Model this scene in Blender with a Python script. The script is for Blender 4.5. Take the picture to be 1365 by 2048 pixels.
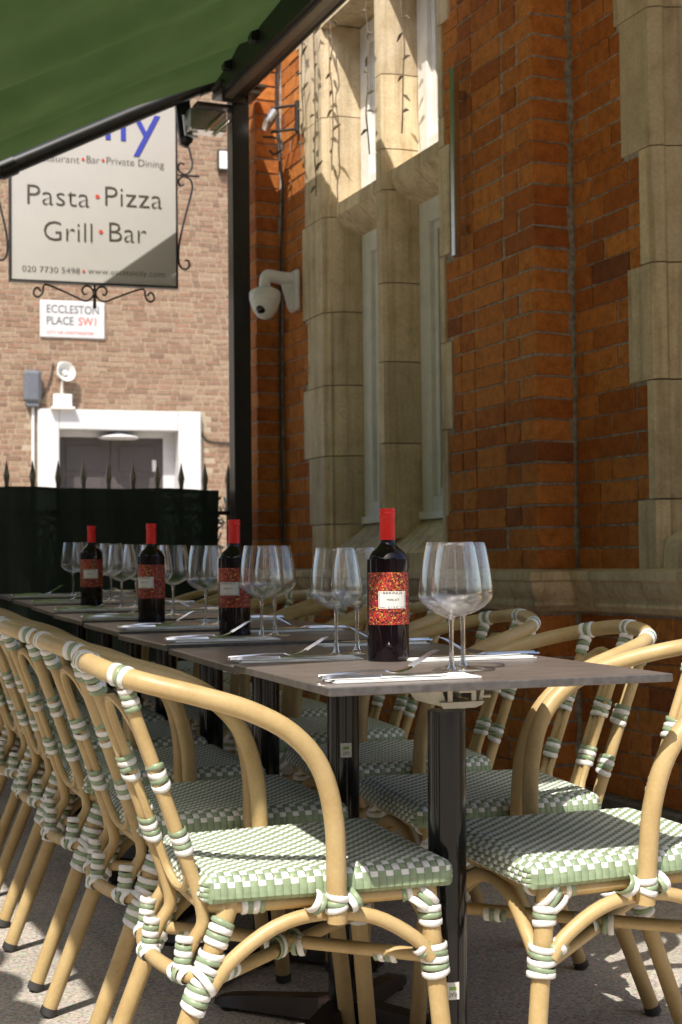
import bpy, math, random
from math import sin, cos, pi, radians, sqrt, atan2
from mathutils import Matrix, Vector
random.seed(7)
for o in list(bpy.data.objects): bpy.data.objects.remove(o)
sc = bpy.context.scene
COL = sc.collection

# ------------------------------------------------------------------ camera
H = 0.926                      # camera height above the pavement under the first table corner
PITCH = math.atan(100 / 2844); ROLL = 0.010
cam_d = bpy.data.cameras.new("camera"); cam = bpy.data.objects.new("camera", cam_d); COL.objects.link(cam)
cam_d.sensor_fit = 'VERTICAL'; cam_d.sensor_height = 36.0; cam_d.sensor_width = 24.0; cam_d.lens = 50.0
cam_d.clip_start = 0.05; cam_d.clip_end = 1000
fw = Vector((0, cos(PITCH), sin(PITCH))); rt0 = Vector((1, 0, 0)); up0 = rt0.cross(fw)
rt = rt0 * cos(ROLL) - up0 * sin(ROLL); up = rt0 * sin(ROLL) + up0 * cos(ROLL)
cam.matrix_world = Matrix(((rt.x, up.x, -fw.x, 0), (rt.y, up.y, -fw.y, 0), (rt.z, up.z, -fw.z, H), (0, 0, 0, 1)))
cam_d.dof.use_dof = True; cam_d.dof.focus_distance = 2.5; cam_d.dof.aperture_fstop = 10
sc.camera = cam

# ------------------------------------------------------------------ frames of the place
WB = radians(22.57)            # the restaurant wall: x into the wall, y along it away from the camera
WN = Vector((cos(WB), sin(WB), 0)); WD = Vector((-sin(WB), cos(WB), 0))
M_WALL = Matrix(((WN.x, WD.x, 0, 0), (WN.y, WD.y, 0, 0), (0, 0, 1, H), (0, 0, 0, 1)))
RA = radians(20.22); RS = radians(0.99)   # the table row on its gently rising pavement
RD = Vector((-sin(RA) * cos(RS), cos(RA) * cos(RS), sin(RS))); RE = Vector((cos(RA), sin(RA), 0)); RN = RE.cross(RD)
M_ROW = Matrix(((RE.x, RD.x, RN.x, -0.02254), (RE.y, RD.y, RN.y, 2.02788), (RE.z, RD.z, RN.z, 0), (0, 0, 0, 1)))
FB = radians(17)               # building and sign across the end of the terrace
M_FAC = Matrix(((cos(FB), -sin(FB), 0, 0), (sin(FB), cos(FB), 0, 0), (0, 0, 1, H), (0, 0, 0, 1)))
def row(x, y, z=0, rz=0): return M_ROW @ Matrix.Translation((x, y, z)) @ Matrix.Rotation(rz, 4, 'Z')

# ------------------------------------------------------------------ world, sun, exposure
SUN = (1.2 * WD + WN - Vector((0, 0, 2.27))).normalized()      # direction the light travels
elev = math.asin(-SUN.z); az = atan2(-SUN.x, -SUN.y)
w = bpy.data.worlds.new("World"); sc.world = w; w.use_nodes = True
nt = w.node_tree; bg = nt.nodes["Background"]; sky = nt.nodes.new("ShaderNodeTexSky")
sky.sky_type = 'NISHITA'; sky.sun_disc = False; sky.sun_elevation = elev; sky.sun_rotation = az
sky.dust_density = 2.5; sky.ozone_density = 0.6
nt.links.new(sky.outputs[0], bg.inputs[0]); bg.inputs[1].default_value = 0.15
sl = bpy.data.lights.new("sun", 'SUN'); sl.energy = 4.0; sl.angle = radians(0.5); sl.color = (1, 0.95, 0.88)
so = bpy.data.objects.new("sun", sl); COL.objects.link(so)
so.rotation_euler = SUN.to_track_quat('-Z', 'Y').to_euler(); so.location = (-6, -6, 12)
sc.view_settings.view_transform = 'Standard'; sc.view_settings.look = 'None'
sc.view_settings.exposure = 0.58; sc.view_settings.gamma = 1.0
sc.render.engine = 'CYCLES'
sc.cycles.max_bounces = 10; sc.cycles.transparent_max_bounces = 24; sc.cycles.transmission_bounces = 8
sc.cycles.caustics_reflective = False; sc.cycles.caustics_refractive = False

# ------------------------------------------------------------------ materials
MATS = {}
def nmat(name):
    m = bpy.data.materials.new(name); m.use_nodes = True
    t = m.node_tree; b = t.nodes["Principled BSDF"]; MATS[name] = m
    return m, t, b
def N(t, kind, **kw):
    n = t.nodes.new(kind)
    for k, v in kw.items(): setattr(n, k, v)
    return n
def coords(t, out='Object', scale=(1, 1, 1)):
    c = N(t, "ShaderNodeTexCoord"); mp = N(t, "ShaderNodeMapping"); mp.inputs['Scale'].default_value = scale
    t.links.new(c.outputs[out], mp.inputs[0]); return mp.outputs[0]
def noise(t, vec, scale, detail=4, rough=0.55):
    n = N(t, "ShaderNodeTexNoise"); n.inputs['Scale'].default_value = scale; n.inputs['Detail'].default_value = detail
    n.inputs['Roughness'].default_value = rough
    if vec is not None: t.links.new(vec, n.inputs[0])
    return n.outputs[0]
def ramp(t, fac, stops, interp='LINEAR'):
    r = N(t, "ShaderNodeValToRGB"); cr = r.color_ramp; cr.interpolation = interp
    while len(cr.elements) < len(stops): cr.elements.new(0.5)
    for el, (p, c) in zip(cr.elements, stops): el.position = p; el.color = (*c, 1)
    t.links.new(fac, r.inputs[0]); return r.outputs[0]
def mix(t, fac, a, b, mode='MIX'):
    n = N(t, "ShaderNodeMix", data_type='RGBA', blend_type=mode)
    if hasattr(fac, 'links') or hasattr(fac, 'is_linked'): t.links.new(fac, n.inputs[0])
    else: n.inputs[0].default_value = fac
    for s, i in ((a, 6), (b, 7)):
        if isinstance(s, tuple): n.inputs[i].default_value = (*s, 1)
        else: t.links.new(s, n.inputs[i])
    return n.outputs[2]
def bump(t, b, h, strength=0.3, dist=0.002):
    n = N(t, "ShaderNodeBump"); n.inputs['Strength'].default_value = strength; n.inputs['Distance'].default_value = dist
    t.links.new(h, n.inputs['Height']); t.links.new(n.outputs[0], b.inputs['Normal'])
def basic(name, col, rough=0.6, metal=0.0, var=0.15, scale=30, bmp=0.0, bdist=0.001, coat=0.0, spec=0.5, stretch=(1, 1, 1)):
    m, t, b = nmat(name); v = coords(t, scale=stretch)
    f = noise(t, v, scale, 5)
    lo = tuple(c * (1 - var) for c in col); hi = tuple(min(1, c * (1 + var)) for c in col)
    t.links.new(ramp(t, f, [(0.3, lo), (0.7, hi)]), b.inputs['Base Color'])
    b.inputs['Roughness'].default_value = rough; b.inputs['Metallic'].default_value = metal
    b.inputs['Coat Weight'].default_value = coat; b.inputs['Specular IOR Level'].default_value = spec
    if bmp: bump(t, b, f, bmp, bdist)
    return m
def rand_per(t):
    oi = N(t, "ShaderNodeObjectInfo"); ge = N(t, "ShaderNodeNewGeometry")
    a = N(t, "ShaderNodeMath", operation='ADD'); fr = N(t, "ShaderNodeMath", operation='FRACT')
    t.links.new(oi.outputs['Random'], a.inputs[0]); t.links.new(ge.outputs['Random Per Island'], a.inputs[1])
    t.links.new(a.outputs[0], fr.inputs[0]); return fr.outputs[0]
def worldpos(t):
    return N(t, "ShaderNodeNewGeometry").outputs['Position']

def brick_mat(name, stops, dark, rough=0.85, spots=(0.62, 0.6, 0.52), spot_lim=0.72):
    m, t, b = nmat(name); p = worldpos(t)
    c = ramp(t, rand_per(t), stops)
    n1 = noise(t, p, 28, 6, 0.65); n2 = noise(t, p, 140, 3); n3 = noise(t, p, 5, 4)
    c = mix(t, 0.6, c, ramp(t, n1, [(0.3, (0.38, 0.33, 0.30)), (0.55, (1, 1, 1)), (0.75, (1.2, 1.15, 1.0))]), 'MULTIPLY')
    c = mix(t, 0.5, c, ramp(t, n2, [(0.3, (0.6, 0.6, 0.6)), (0.7, (1.25, 1.25, 1.25))]), 'MULTIPLY')
    c = mix(t, ramp(t, n3, [(0.58, (0, 0, 0)), (0.78, (0.45, 0.45, 0.45))]), c, dark)
    sp = noise(t, p, 55, 4, 0.7)
    c = mix(t, ramp(t, sp, [(spot_lim, (0, 0, 0)), (spot_lim + 0.06, (0.6, 0.6, 0.6))]), c, spots)
    t.links.new(c, b.inputs['Base Color']); b.inputs['Roughness'].default_value = rough
    b.inputs['Specular IOR Level'].default_value = 0.25
    bump(t, b, n1, 0.6, 0.004)
    return m
M_BRICK = brick_mat("red_brick", [(0, (0.42, 0.125, 0.026)), (0.3, (0.56, 0.195, 0.042)), (0.65, (0.62, 0.23, 0.054)), (0.88, (0.48, 0.15, 0.032)), (0.97, (0.38, 0.115, 0.03)), (1, (0.25, 0.085, 0.035))], (0.20, 0.065, 0.022))
M_STOCK = brick_mat("stock_brick", [(0, (0.32, 0.215, 0.14)), (0.3, (0.37, 0.265, 0.18)), (0.55, (0.28, 0.175, 0.115)), (0.75, (0.35, 0.215, 0.145)), (1, (0.24, 0.155, 0.105))], (0.30, 0.19, 0.12))
M_MORTAR = basic("mortar", (0.36, 0.31, 0.245), 0.95, var=0.45, scale=45, bmp=0.9, bdist=0.005)
M_MORTARF = basic("pale_mortar", (0.40, 0.325, 0.23), 0.95, var=0.25, scale=40)

def stone_mat():
    m, t, b = nmat("bath_stone"); p = worldpos(t)
    n1 = noise(t, p, 9, 6, 0.62); n2 = noise(t, p, 90, 4); mp = N(t, "ShaderNodeMapping"); mp.inputs['Scale'].default_value = (30, 30, 1.6)
    t.links.new(p, mp.inputs[0]); n3 = noise(t, mp.outputs[0], 1.0, 5)
    c = ramp(t, n1, [(0.25, (0.56, 0.43, 0.26)), (0.5, (0.74, 0.60, 0.395)), (0.75, (0.82, 0.70, 0.49))])
    c = mix(t, 0.65, c, ramp(t, n3, [(0.3, (0.55, 0.49, 0.41)), (0.5, (1, 1, 1)), (0.8, (1.15, 1.12, 1.06))]), 'MULTIPLY')
    c = mix(t, ramp(t, noise(t, p, 3.5, 6, 0.7), [(0.55, (0, 0, 0)), (0.72, (0.45, 0.45, 0.45))]), c, (0.26, 0.19, 0.11))
    c = mix(t, 0.35, c, ramp(t, n2, [(0.3, (0.6, 0.6, 0.6)), (0.7, (1.2, 1.2, 1.2))]), 'MULTIPLY')
    c = mix(t, 0.6, c, ramp(t, rand_per(t), [(0, (0.68, 0.67, 0.66)), (1, (1.1, 1.08, 1.02))]), 'MULTIPLY')
    t.links.new(c, b.inputs['Base Color']); b.inputs['Roughness'].default_value = 0.85
    bump(t, b, n2, 0.35, 0.002); return m
M_STONE = stone_mat()

def bamboo_mat():
    m, t, b = nmat("bamboo_cane"); p = worldpos(t)
    n1 = noise(t, p, 14, 4); n2 = noise(t, p, 160, 3); n3 = noise(t, p, 55, 3)
    c = ramp(t, n1, [(0.25, (0.42, 0.285, 0.115)), (0.5, (0.51, 0.365, 0.165)), (0.8, (0.58, 0.435, 0.215))])
    c = mix(t, 0.3, c, ramp(t, n2, [(0.35, (0.8, 0.78, 0.75)), (0.7, (1.1, 1.1, 1.1))]), 'MULTIPLY')
    c = mix(t, ramp(t, n3, [(0.70, (0, 0, 0)), (0.76, (0.45, 0.45, 0.45))]), c, (0.30, 0.17, 0.05))
    t.links.new(c, b.inputs['Base Color']); b.inputs['Roughness'].default_value = 0.44
    b.inputs['Specular IOR Level'].default_value = 0.5; bump(t, b, n1, 0.15, 0.003); return m
M_CANE = bamboo_mat()
M_WHITE = basic("white_strap", (0.78, 0.77, 0.73), 0.42, var=0.08, scale=60)
M_GREEN = basic("green_strap", (0.265, 0.34, 0.205), 0.38, var=0.18, scale=60)
M_SEATB = basic("seat_underlay", (0.05, 0.07, 0.04), 0.8)
M_CAP = basic("rubber_cap", (0.05, 0.047, 0.045), 0.7)

def table_mat():
    m, t, b = nmat("brown_laminate"); v = coords(t, scale=(1, 7, 1)); p = coords(t)
    n1 = noise(t, v, 9, 7, 0.7); n2 = noise(t, p, 220, 3); n3 = noise(t, p, 3, 3)
    c = ramp(t, n1, [(0.25, (0.085, 0.066, 0.055)), (0.5, (0.165, 0.133, 0.113)), (0.75, (0.275, 0.23, 0.205))])
    c = mix(t, 0.5, c, ramp(t, n2, [(0.35, (0.7, 0.7, 0.7)), (0.7, (1.2, 1.2, 1.2))]), 'MULTIPLY')
    t.links.new(c, b.inputs['Base Color'])
    t.links.new(ramp(t, n3, [(0.3, (0.22,) * 3), (0.7, (0.46,) * 3)]), b.inputs['Roughness'])
    bump(t, b, n2, 0.12, 0.0006); return m
M_TABLE = table_mat()
M_EDGE = basic("table_edge", (0.085, 0.078, 0.075), 0.3, var=0.35, scale=60)
M_BLACKGLOSS = basic("black_pole", (0.008, 0.007, 0.007), 0.12, var=0.2, spec=0.4)
M_BASE = basic("dark_base", (0.022, 0.012, 0.010), 0.28, var=0.3)
M_BEIGE = basic("beige_plastic", (0.55, 0.52, 0.43), 0.5, var=0.08)
M_BLACK = basic("black_paint", (0.012, 0.012, 0.012), 0.35, var=0.3)
M_BROWNBLK = basic("bronze_profile", (0.035, 0.027, 0.020), 0.4, var=0.3)
M_RAILLIT = basic("lit_bronze_profile", (0.13, 0.10, 0.075), 0.4, var=0.2)  # bronze profile brightened, light on the strip is put into its colour
M_STEEL = basic("brushed_steel", (0.62, 0.61, 0.58), 0.28, metal=1.0, var=0.1, scale=80)
M_CUTLERY = basic("cutlery_steel", (0.72, 0.70, 0.66), 0.17, metal=1.0, var=0.06)
M_NAPKIN = basic("white_paper", (0.82, 0.81, 0.78), 0.85, var=0.04, scale=80, bmp=0.3, bdist=0.0008)
M_WHITEPL = basic("white_plastic", (0.72, 0.71, 0.67), 0.4, var=0.05)
M_WHITEPAINT = basic("white_paint", (0.60, 0.595, 0.59), 0.6, var=0.06, scale=12)
M_FRAME = basic("window_paint", (0.84, 0.82, 0.77), 0.45, var=0.08, scale=12)
M_DOOR = basic("dark_door", (0.075, 0.062, 0.058), 0.5, var=0.15)
M_GREYPL = basic("grey_plastic", (0.13, 0.14, 0.16), 0.5)
M_LENS = basic("black_lens", (0.006, 0.006, 0.007), 0.08)
M_IRON = basic("iron", (0.030, 0.027, 0.024), 0.5, var=0.4)
M_SPIKE = basic("sunlit_iron", (0.30, 0.265, 0.225), 0.55, var=0.4)  # iron of the spear bars, sunlight painted in as a paler colour
M_PLINTH = basic("grey_plinth", (0.17, 0.15, 0.13), 0.9, var=0.35, scale=18, bmp=0.4, bdist=0.003)
M_SIGN = basic("sign_white", (0.54, 0.52, 0.485), 0.4, var=0.03, scale=6)
M_INK = basic("sign_ink", (0.075, 0.06, 0.045), 0.5, var=0.05)
M_INKB = basic("sign_blue", (0.045, 0.06, 0.42), 0.5, var=0.05)
M_INKR = basic("sign_red", (0.62, 0.08, 0.04), 0.5, var=0.05)
M_INKG = basic("plate_ink", (0.10, 0.095, 0.09), 0.5, var=0.05)
M_LIME = basic("sticker_green", (0.25, 0.45, 0.08), 0.5, var=0.1)
M_STICK = basic("sticker_white", (0.74, 0.74, 0.70), 0.45, var=0.05)
M_LABELW = basic("label_white", (0.80, 0.78, 0.72), 0.6, var=0.04)
M_CAPSULE = basic("red_capsule", (0.74, 0.010, 0.005), 0.38, var=0.15, scale=40)
M_TWIG = basic("twig", (0.16, 0.12, 0.075), 0.8)

def ground_mat():
    m, t, b = nmat("granite_aggregate"); p = worldpos(t)
    vo = N(t, "ShaderNodeTexVoronoi"); vo.inputs['Scale'].default_value = 210; t.links.new(p, vo.inputs[0])
    n1 = noise(t, p, 130, 3, 0.7); n2 = noise(t, p, 2.2, 5); n3 = noise(t, p, 320, 2)
    c = ramp(t, n1, [(0.30, (0.20, 0.165, 0.13)), (0.44, (0.41, 0.35, 0.275)), (0.6, (0.52, 0.455, 0.365)), (0.78, (0.66, 0.60, 0.50))])
    c = mix(t, 0.35, c, vo.outputs['Color'], 'OVERLAY')
    g = N(t, "ShaderNodeHueSaturation"); g.inputs['Saturation'].default_value = 0.55; t.links.new(c, g.inputs['Color'])
    c = mix(t, 0.8, g.outputs[0], ramp(t, n2, [(0.3, (0.78, 0.74, 0.68)), (0.7, (1.1, 1.05, 0.98))]), 'MULTIPLY')
    t.links.new(c, b.inputs['Base Color']); b.inputs['Roughness'].default_value = 0.9
    b.inputs['Specular IOR Level'].default_value = 0.2
    bump(t, b, n3, 0.25, 0.001); return m
M_GROUND = ground_mat()

def awning_mat():
    m, t, b = nmat("green_canvas"); t.nodes.remove(b); out = t.nodes["Material Output"]
    v = coords(t, scale=(1, 1, 1)); n = noise(t, v, 3, 4); n2 = noise(t, v, 300, 2)
    c = ramp(t, n, [(0.3, (0.042, 0.070, 0.022)), (0.7, (0.058, 0.090, 0.031))])
    d = N(t, "ShaderNodeBsdfDiffuse"); tr = N(t, "ShaderNodeBsdfTranslucent"); mx = N(t, "ShaderNodeMixShader"); mx.inputs[0].default_value = 0.42
    t.links.new(c, d.inputs[0]); t.links.new(c, tr.inputs[0])
    t.links.new(d.outputs[0], mx.inputs[1]); t.links.new(tr.outputs[0], mx.inputs[2]); t.links.new(mx.outputs[0], out.inputs[0])
    return m
M_CANVAS = awning_mat()
def screen_mat():
    m, t, b = nmat("screen_mesh"); out = t.nodes["Material Output"]; v = coords(t)
    n = noise(t, v, 2.5, 4)
    t.links.new(ramp(t, n, [(0.3, (0.004, 0.012, 0.011)), (0.7, (0.010, 0.026, 0.020))]), b.inputs['Base Color']); b.inputs['Roughness'].default_value = 0.7
    tr = N(t, "ShaderNodeBsdfTransparent"); tr.inputs[0].default_value = (0.5, 0.75, 0.6, 1); mx = N(t, "ShaderNodeMixShader"); mx.inputs[0].default_value = 0.007
    t.links.new(b.outputs[0], mx.inputs[1]); t.links.new(tr.outputs[0], mx.inputs[2]); t.links.new(mx.outputs[0], out.inputs[0]); return m
M_SCREEN = screen_mat()
def leaf_mat():
    m, t, b = nmat("leaf"); r = rand_per(t)
    t.links.new(ramp(t, r, [(0, (0.03, 0.07, 0.02)), (0.6, (0.06, 0.13, 0.03)), (1, (0.12, 0.20, 0.06))]), b.inputs['Base Color'])
    b.inputs['Roughness'].default_value = 0.4; return m
M_LEAF = leaf_mat()
def thin_glass(name, tint, edge):
    m, t, b = nmat(name); t.nodes.remove(b); out = t.nodes["Material Output"]
    tr = N(t, "ShaderNodeBsdfTransparent"); tr.inputs[0].default_value = (*tint, 1)
    gl = N(t, "ShaderNodeBsdfGlossy"); gl.inputs['Roughness'].default_value = 0.0; gl.inputs[0].default_value = (1, 1, 1, 1)
    lw = N(t, "ShaderNodeLayerWeight"); lw.inputs[0].default_value = 0.5
    pw = N(t, "ShaderNodeMath", operation='POWER'); pw.inputs[1].default_value = edge; t.links.new(lw.outputs['Facing'], pw.inputs[0])
    fr = N(t, "ShaderNodeMath", operation='MULTIPLY_ADD'); fr.inputs[1].default_value = 0.92; fr.inputs[2].default_value = 0.045; t.links.new(pw.outputs[0], fr.inputs[0])
    mx = N(t, "ShaderNodeMixShader"); t.links.new(fr.outputs[0], mx.inputs[0])
    t.links.new(tr.outputs[0], mx.inputs[1]); t.links.new(gl.outputs[0], mx.inputs[2]); t.links.new(mx.outputs[0], out.inputs[0]); return m
def solid_glass(name="stem_glass", k=0.35):
    m, t, b = nmat(name); t.nodes.remove(b); out = t.nodes["Material Output"]
    g = N(t, "ShaderNodeBsdfGlass"); g.inputs['IOR'].default_value = 1.5; g.inputs['Roughness'].default_value = 0.0; g.inputs[0].default_value = (1, 1, 1, 1)
    tr = N(t, "ShaderNodeBsdfTransparent"); mx = N(t, "ShaderNodeMixShader"); mx.inputs[0].default_value = k
    t.links.new(g.outputs[0], mx.inputs[1]); t.links.new(tr.outputs[0], mx.inputs[2]); t.links.new(mx.outputs[0], out.inputs[0]); return m
M_STEM = solid_glass()
M_GLASS = thin_glass('bowl_glass', (0.998, 0.999, 0.998), 2.6)
def pane_mat():
    m, t, b = nmat("window_pane"); b.inputs['Base Color'].default_value = (0.03, 0.032, 0.03, 1); b.inputs['Roughness'].default_value = 0.03
    b.inputs['Specular IOR Level'].default_value = 0.9; return m
M_PANE = pane_mat()
def bottle_mat():
    m, t, b = nmat("bottle_glass"); v = coords(t); n = noise(t, v, 18, 3)
    t.links.new(ramp(t, n, [(0.3, (0.004, 0.002, 0.003)), (0.7, (0.010, 0.004, 0.006))]), b.inputs['Base Color'])
    b.inputs['Roughness'].default_value = 0.04; b.inputs['Specular IOR Level'].default_value = 0.42; return m
M_BOTTLE = bottle_mat()
def confetti_mat():
    m, t, b = nmat("confetti_label"); v = coords(t, scale=(1, 1, 1.0))
    vo = N(t, "ShaderNodeTexVoronoi"); vo.inputs['Scale'].default_value = 420; vo.inputs['Randomness'].default_value = 1
    d = N(t, "ShaderNodeVectorMath", operation='MULTIPLY_ADD'); nn = N(t, "ShaderNodeTexNoise"); nn.inputs['Scale'].default_value = 90
    t.links.new(v, nn.inputs[0]); t.links.new(nn.outputs['Color'], d.inputs[0]); d.inputs[1].default_value = (0.012,) * 3; t.links.new(v, d.inputs[2])
    t.links.new(d.outputs[0], vo.inputs[0])
    sx = N(t, "ShaderNodeSeparateColor"); t.links.new(vo.outputs['Color'], sx.inputs[0])
    c = ramp(t, sx.outputs[0], [(0, (0.25, 0.010, 0.015)), (0.20, (0.50, 0.035, 0.015)), (0.38, (0.03, 0.012, 0.012)), (0.54, (0.55, 0.10, 0.02)), (0.68, (0.42, 0.02, 0.05)), (0.80, (0.62, 0.36, 0.07)), (0.88, (0.03, 0.02, 0.015))], 'CONSTANT')
    t.links.new(c, b.inputs['Base Color']); b.inputs['Roughness'].default_value = 0.5; return m
M_CONF = confetti_mat()
def emit_mat():
    m, t, b = nmat("lamp_glow"); b.inputs['Base Color'].default_value = (0.9, 0.85, 0.7, 1)
    b.inputs['Emission Color'].default_value = (1, 0.9, 0.65, 1); b.inputs['Emission Strength'].default_value = 1.0; return m
M_GLOW = emit_mat()

# ------------------------------------------------------------------ mesh building
def catmull(pts, per=6):
    P = [Vector(p) for p in pts]; P = [2 * P[0] - P[1]] + P + [2 * P[-1] - P[-2]]; out = []
    for i in range(1, len(P) - 2):
        a, b, c, d = P[i - 1:i + 3]
        for k in range(per):
            s = k / per
            out.append(0.5 * ((2 * b) + (c - a) * s + (2 * a - 5 * b + 4 * c - d) * s * s + (3 * b - a - 3 * c + d) * s ** 3))
    out.append(P[-2]); return out
class MB:
    def __init__(s): s.v = []; s.f = []; s.m = []
    def add(s, vs, fs, mat=0):
        o = len(s.v); s.v += [tuple(v) for v in vs]; s.f += [tuple(i + o for i in f) for f in fs]; s.m += [mat] * len(fs); return s
    def box(s, lo, hi, mat=0, bev=0.0):
        (a, b, c), (d, e, f) = lo, hi
        if bev <= 0:
            return s.add([(a, b, c), (d, b, c), (d, e, c), (a, e, c), (a, b, f), (d, b, f), (d, e, f), (a, e, f)],
                         [(0, 3, 2, 1), (4, 5, 6, 7), (0, 1, 5, 4), (1, 2, 6, 5), (2, 3, 7, 6), (3, 0, 4, 7)], mat)
        q = bev; vs = []; idx = {}
        for sx in (0, 1):
            for sy in (0, 1):
                for sz in (0, 1):
                    X = (a, d)[sx]; Y = (b, e)[sy]; Z = (c, f)[sz]; dx = q * (1 - 2 * sx); dy = q * (1 - 2 * sy); dz = q * (1 - 2 * sz)
                    for ax, p in enumerate(((X, Y + dy, Z + dz), (X + dx, Y, Z + dz), (X + dx, Y + dy, Z))):
                        idx[(sx, sy, sz, ax)] = len(vs); vs.append(p)
        fs = []
        def quad(l): fs.append(tuple(idx[k] for k in l))
        for sx in (0, 1):
            l = [(sx, 0, 0, 0), (sx, 1, 0, 0), (sx, 1, 1, 0), (sx, 0, 1, 0)]; quad(l if sx else l[::-1])
        for sy in (0, 1):
            l = [(0, sy, 0, 1), (0, sy, 1, 1), (1, sy, 1, 1), (1, sy, 0, 1)]; quad(l if sy else l[::-1])
        for sz in (0, 1):
            l = [(0, 0, sz, 2), (1, 0, sz, 2), (1, 1, sz, 2), (0, 1, sz, 2)]; quad(l if sz else l[::-1])
        for i in (0, 1):
            for j in (0, 1):
                l = [(i, j, 0, 0), (i, j, 1, 0), (i, j, 1, 1), (i, j, 0, 1)]; quad(l if i == j else l[::-1])
                l = [(i, 0, j, 0), (i, 0, j, 2), (i, 1, j, 2), (i, 1, j, 0)]; quad(l if i == j else l[::-1])
                l = [(0, i, j, 1), (1, i, j, 1), (1, i, j, 2), (0, i, j, 2)]; quad(l if i == j else l[::-1])
        for k in idx:
            if k[3] == 0:
                l = [(*k[:3], 0), (*k[:3], 1), (*k[:3], 2)]; quad(l if (k[0] + k[1] + k[2]) % 2 else l[::-1])
        return s.add(vs, fs, mat)
    def tube(s, pts, r, n=10, mat=0, caps=True, smooth=0, closed=False):
        P = catmull(pts, smooth) if smooth else [Vector(p) for p in pts]
        L = len(P); rr = r if callable(r) else (lambda u: r)
        T = []
        for i in range(L):
            a = P[i - 1] if (i > 0 or closed) else P[i]; b = P[(i + 1) % L] if (i < L - 1 or closed) else P[i]
            T.append((b - a).normalized())
        u = T[0].orthogonal().normalized(); vs = []; fs = []
        for i in range(L):
            u = (u - T[i] * u.dot(T[i])).normalized(); w_ = T[i].cross(u); R = rr(i / max(1, L - 1))
            for k in range(n):
                a = 2 * pi * k / n; vs.append(P[i] + (u * cos(a) + w_ * sin(a)) * R)
        for i in range(L if closed else L - 1):
            j = (i + 1) % L
            for k in range(n):
                fs.append((i * n + k, i * n + (k + 1) % n, j * n + (k + 1) % n, j * n + k))
        if caps and not closed:
            fs.append(tuple(range(n))[::-1]); fs.append(tuple((L - 1) * n + k for k in range(n)))
        return s.add(vs, fs, mat)
    def lathe(s, prof, n=32, mat=0, c=(0, 0, 0)):
        vs = []; fs = []
        for r, z in prof:
            for k in range(n): a = 2 * pi * k / n; vs.append((c[0] + r * cos(a), c[1] + r * sin(a), c[2] + z))
        for i in range(len(prof) - 1):
            for k in range(n): fs.append((i * n + k, i * n + (k + 1) % n, (i + 1) * n + (k + 1) % n, (i + 1) * n + k))
        return s.add(vs, fs, mat)
    def prism(s, poly, a0, a1, axis='z', mat=0):
        n = len(poly)
        def P(p, a): return {'z': (p[0], p[1], a), 'y': (p[0], a, p[1]), 'x': (a, p[0], p[1])}[axis]
        vs = [P(p, a0) for p in poly] + [P(p, a1) for p in poly]
        fs = [tuple(range(n))[::-1], tuple(range(n, 2 * n))] + [(i, (i + 1) % n, n + (i + 1) % n, n + i) for i in range(n)]
        return s.add(vs, fs, mat)
    def ring(s, c, ax, u, ra, rb, wid, th, mat=0, seg=14):
        c = Vector(c); ax = Vector(ax).normalized(); u = Vector(u); u = (u - ax * u.dot(ax)).normalized(); w_ = ax.cross(u); vs = []; fs = []
        pr = ((-wid / 2, -0.0008), (-wid * 0.3, th * 0.85), (wid * 0.3, th * 0.85), (wid / 2, -0.0008))
        for k in range(seg):
            a = 2 * pi * k / seg
            for h, t_ in pr: vs.append(c + ax * h + u * cos(a) * (ra + t_) + w_ * sin(a) * (rb + t_))
        for k in range(seg):
            j = (k + 1) % seg
            for i in range(3): fs.append((k * 4 + i, j * 4 + i, j * 4 + i + 1, k * 4 + i + 1))
        return s.add(vs, fs, mat)
    def mesh(s, name, mats, smooth=True, angle=40):
        me = bpy.data.meshes.new(name); me.from_pydata(s.v, [], s.f)
        for m in (mats if isinstance(mats, (list, tuple)) else [mats]): me.materials.append(m)
        me.polygons.foreach_set('material_index', s.m)
        me.polygons.foreach_set('use_smooth', [smooth] * len(s.f)); me.update()
        if smooth: me.set_sharp_from_angle(angle=radians(angle))
        return me
def ob(name, me, parent=None, mw=None, label=None, cat=None, group=None, kind=None):
    o = bpy.data.objects.new(name, me); COL.objects.link(o)
    if parent is not None: o.parent = parent
    if mw is not None:
        if parent is None: o.matrix_world = mw
        else: o.matrix_local = mw
    if label: o['label'] = label
    if cat: o['category'] = cat
    if group: o['group'] = group
    if kind: o['kind'] = kind
    return o
def thing(name, label, cat, mw, group=None): return ob(name, None, None, mw, label, cat, group)
def part(name, mb, mats, parent, smooth=True, angle=40, **kw): return ob(name, mb.mesh(name, mats, smooth, angle), parent, **kw)
def text_mesh(body, extrude=0.0, bold=0.0):
    cu = bpy.data.curves.new("lettering", 'FONT'); cu.body = body; cu.size = 1; cu.extrude = extrude; cu.offset = bold; cu.resolution_u = 3
    o = bpy.data.objects.new("lettering", cu); COL.objects.link(o); bpy.context.view_layer.update()
    me = bpy.data.meshes.new_from_object(o.evaluated_get(bpy.context.evaluated_depsgraph_get()))
    bpy.data.objects.remove(o); bpy.data.curves.remove(cu); return me
def fit_text(body, x0, x1, z0, zh, y, mat, fn=None, bold=0.0, ref=None):
    """lettering in the x-z plane facing -y, spanning x0..x1, baseline z0, capital height zh"""
    me = text_mesh(body, bold=bold); xs = [v.co.x for v in me.vertices]; a, b = min(xs), max(xs)
    k = (x1 - x0) / (b - a); kz = zh / 0.70
    for v in me.vertices:
        p = ((v.co.x - a) * k + x0, y, v.co.y * kz + z0); v.co = fn(p) if fn else p
    me.materials.clear(); me.materials.append(mat); me.update(); return me

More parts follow.
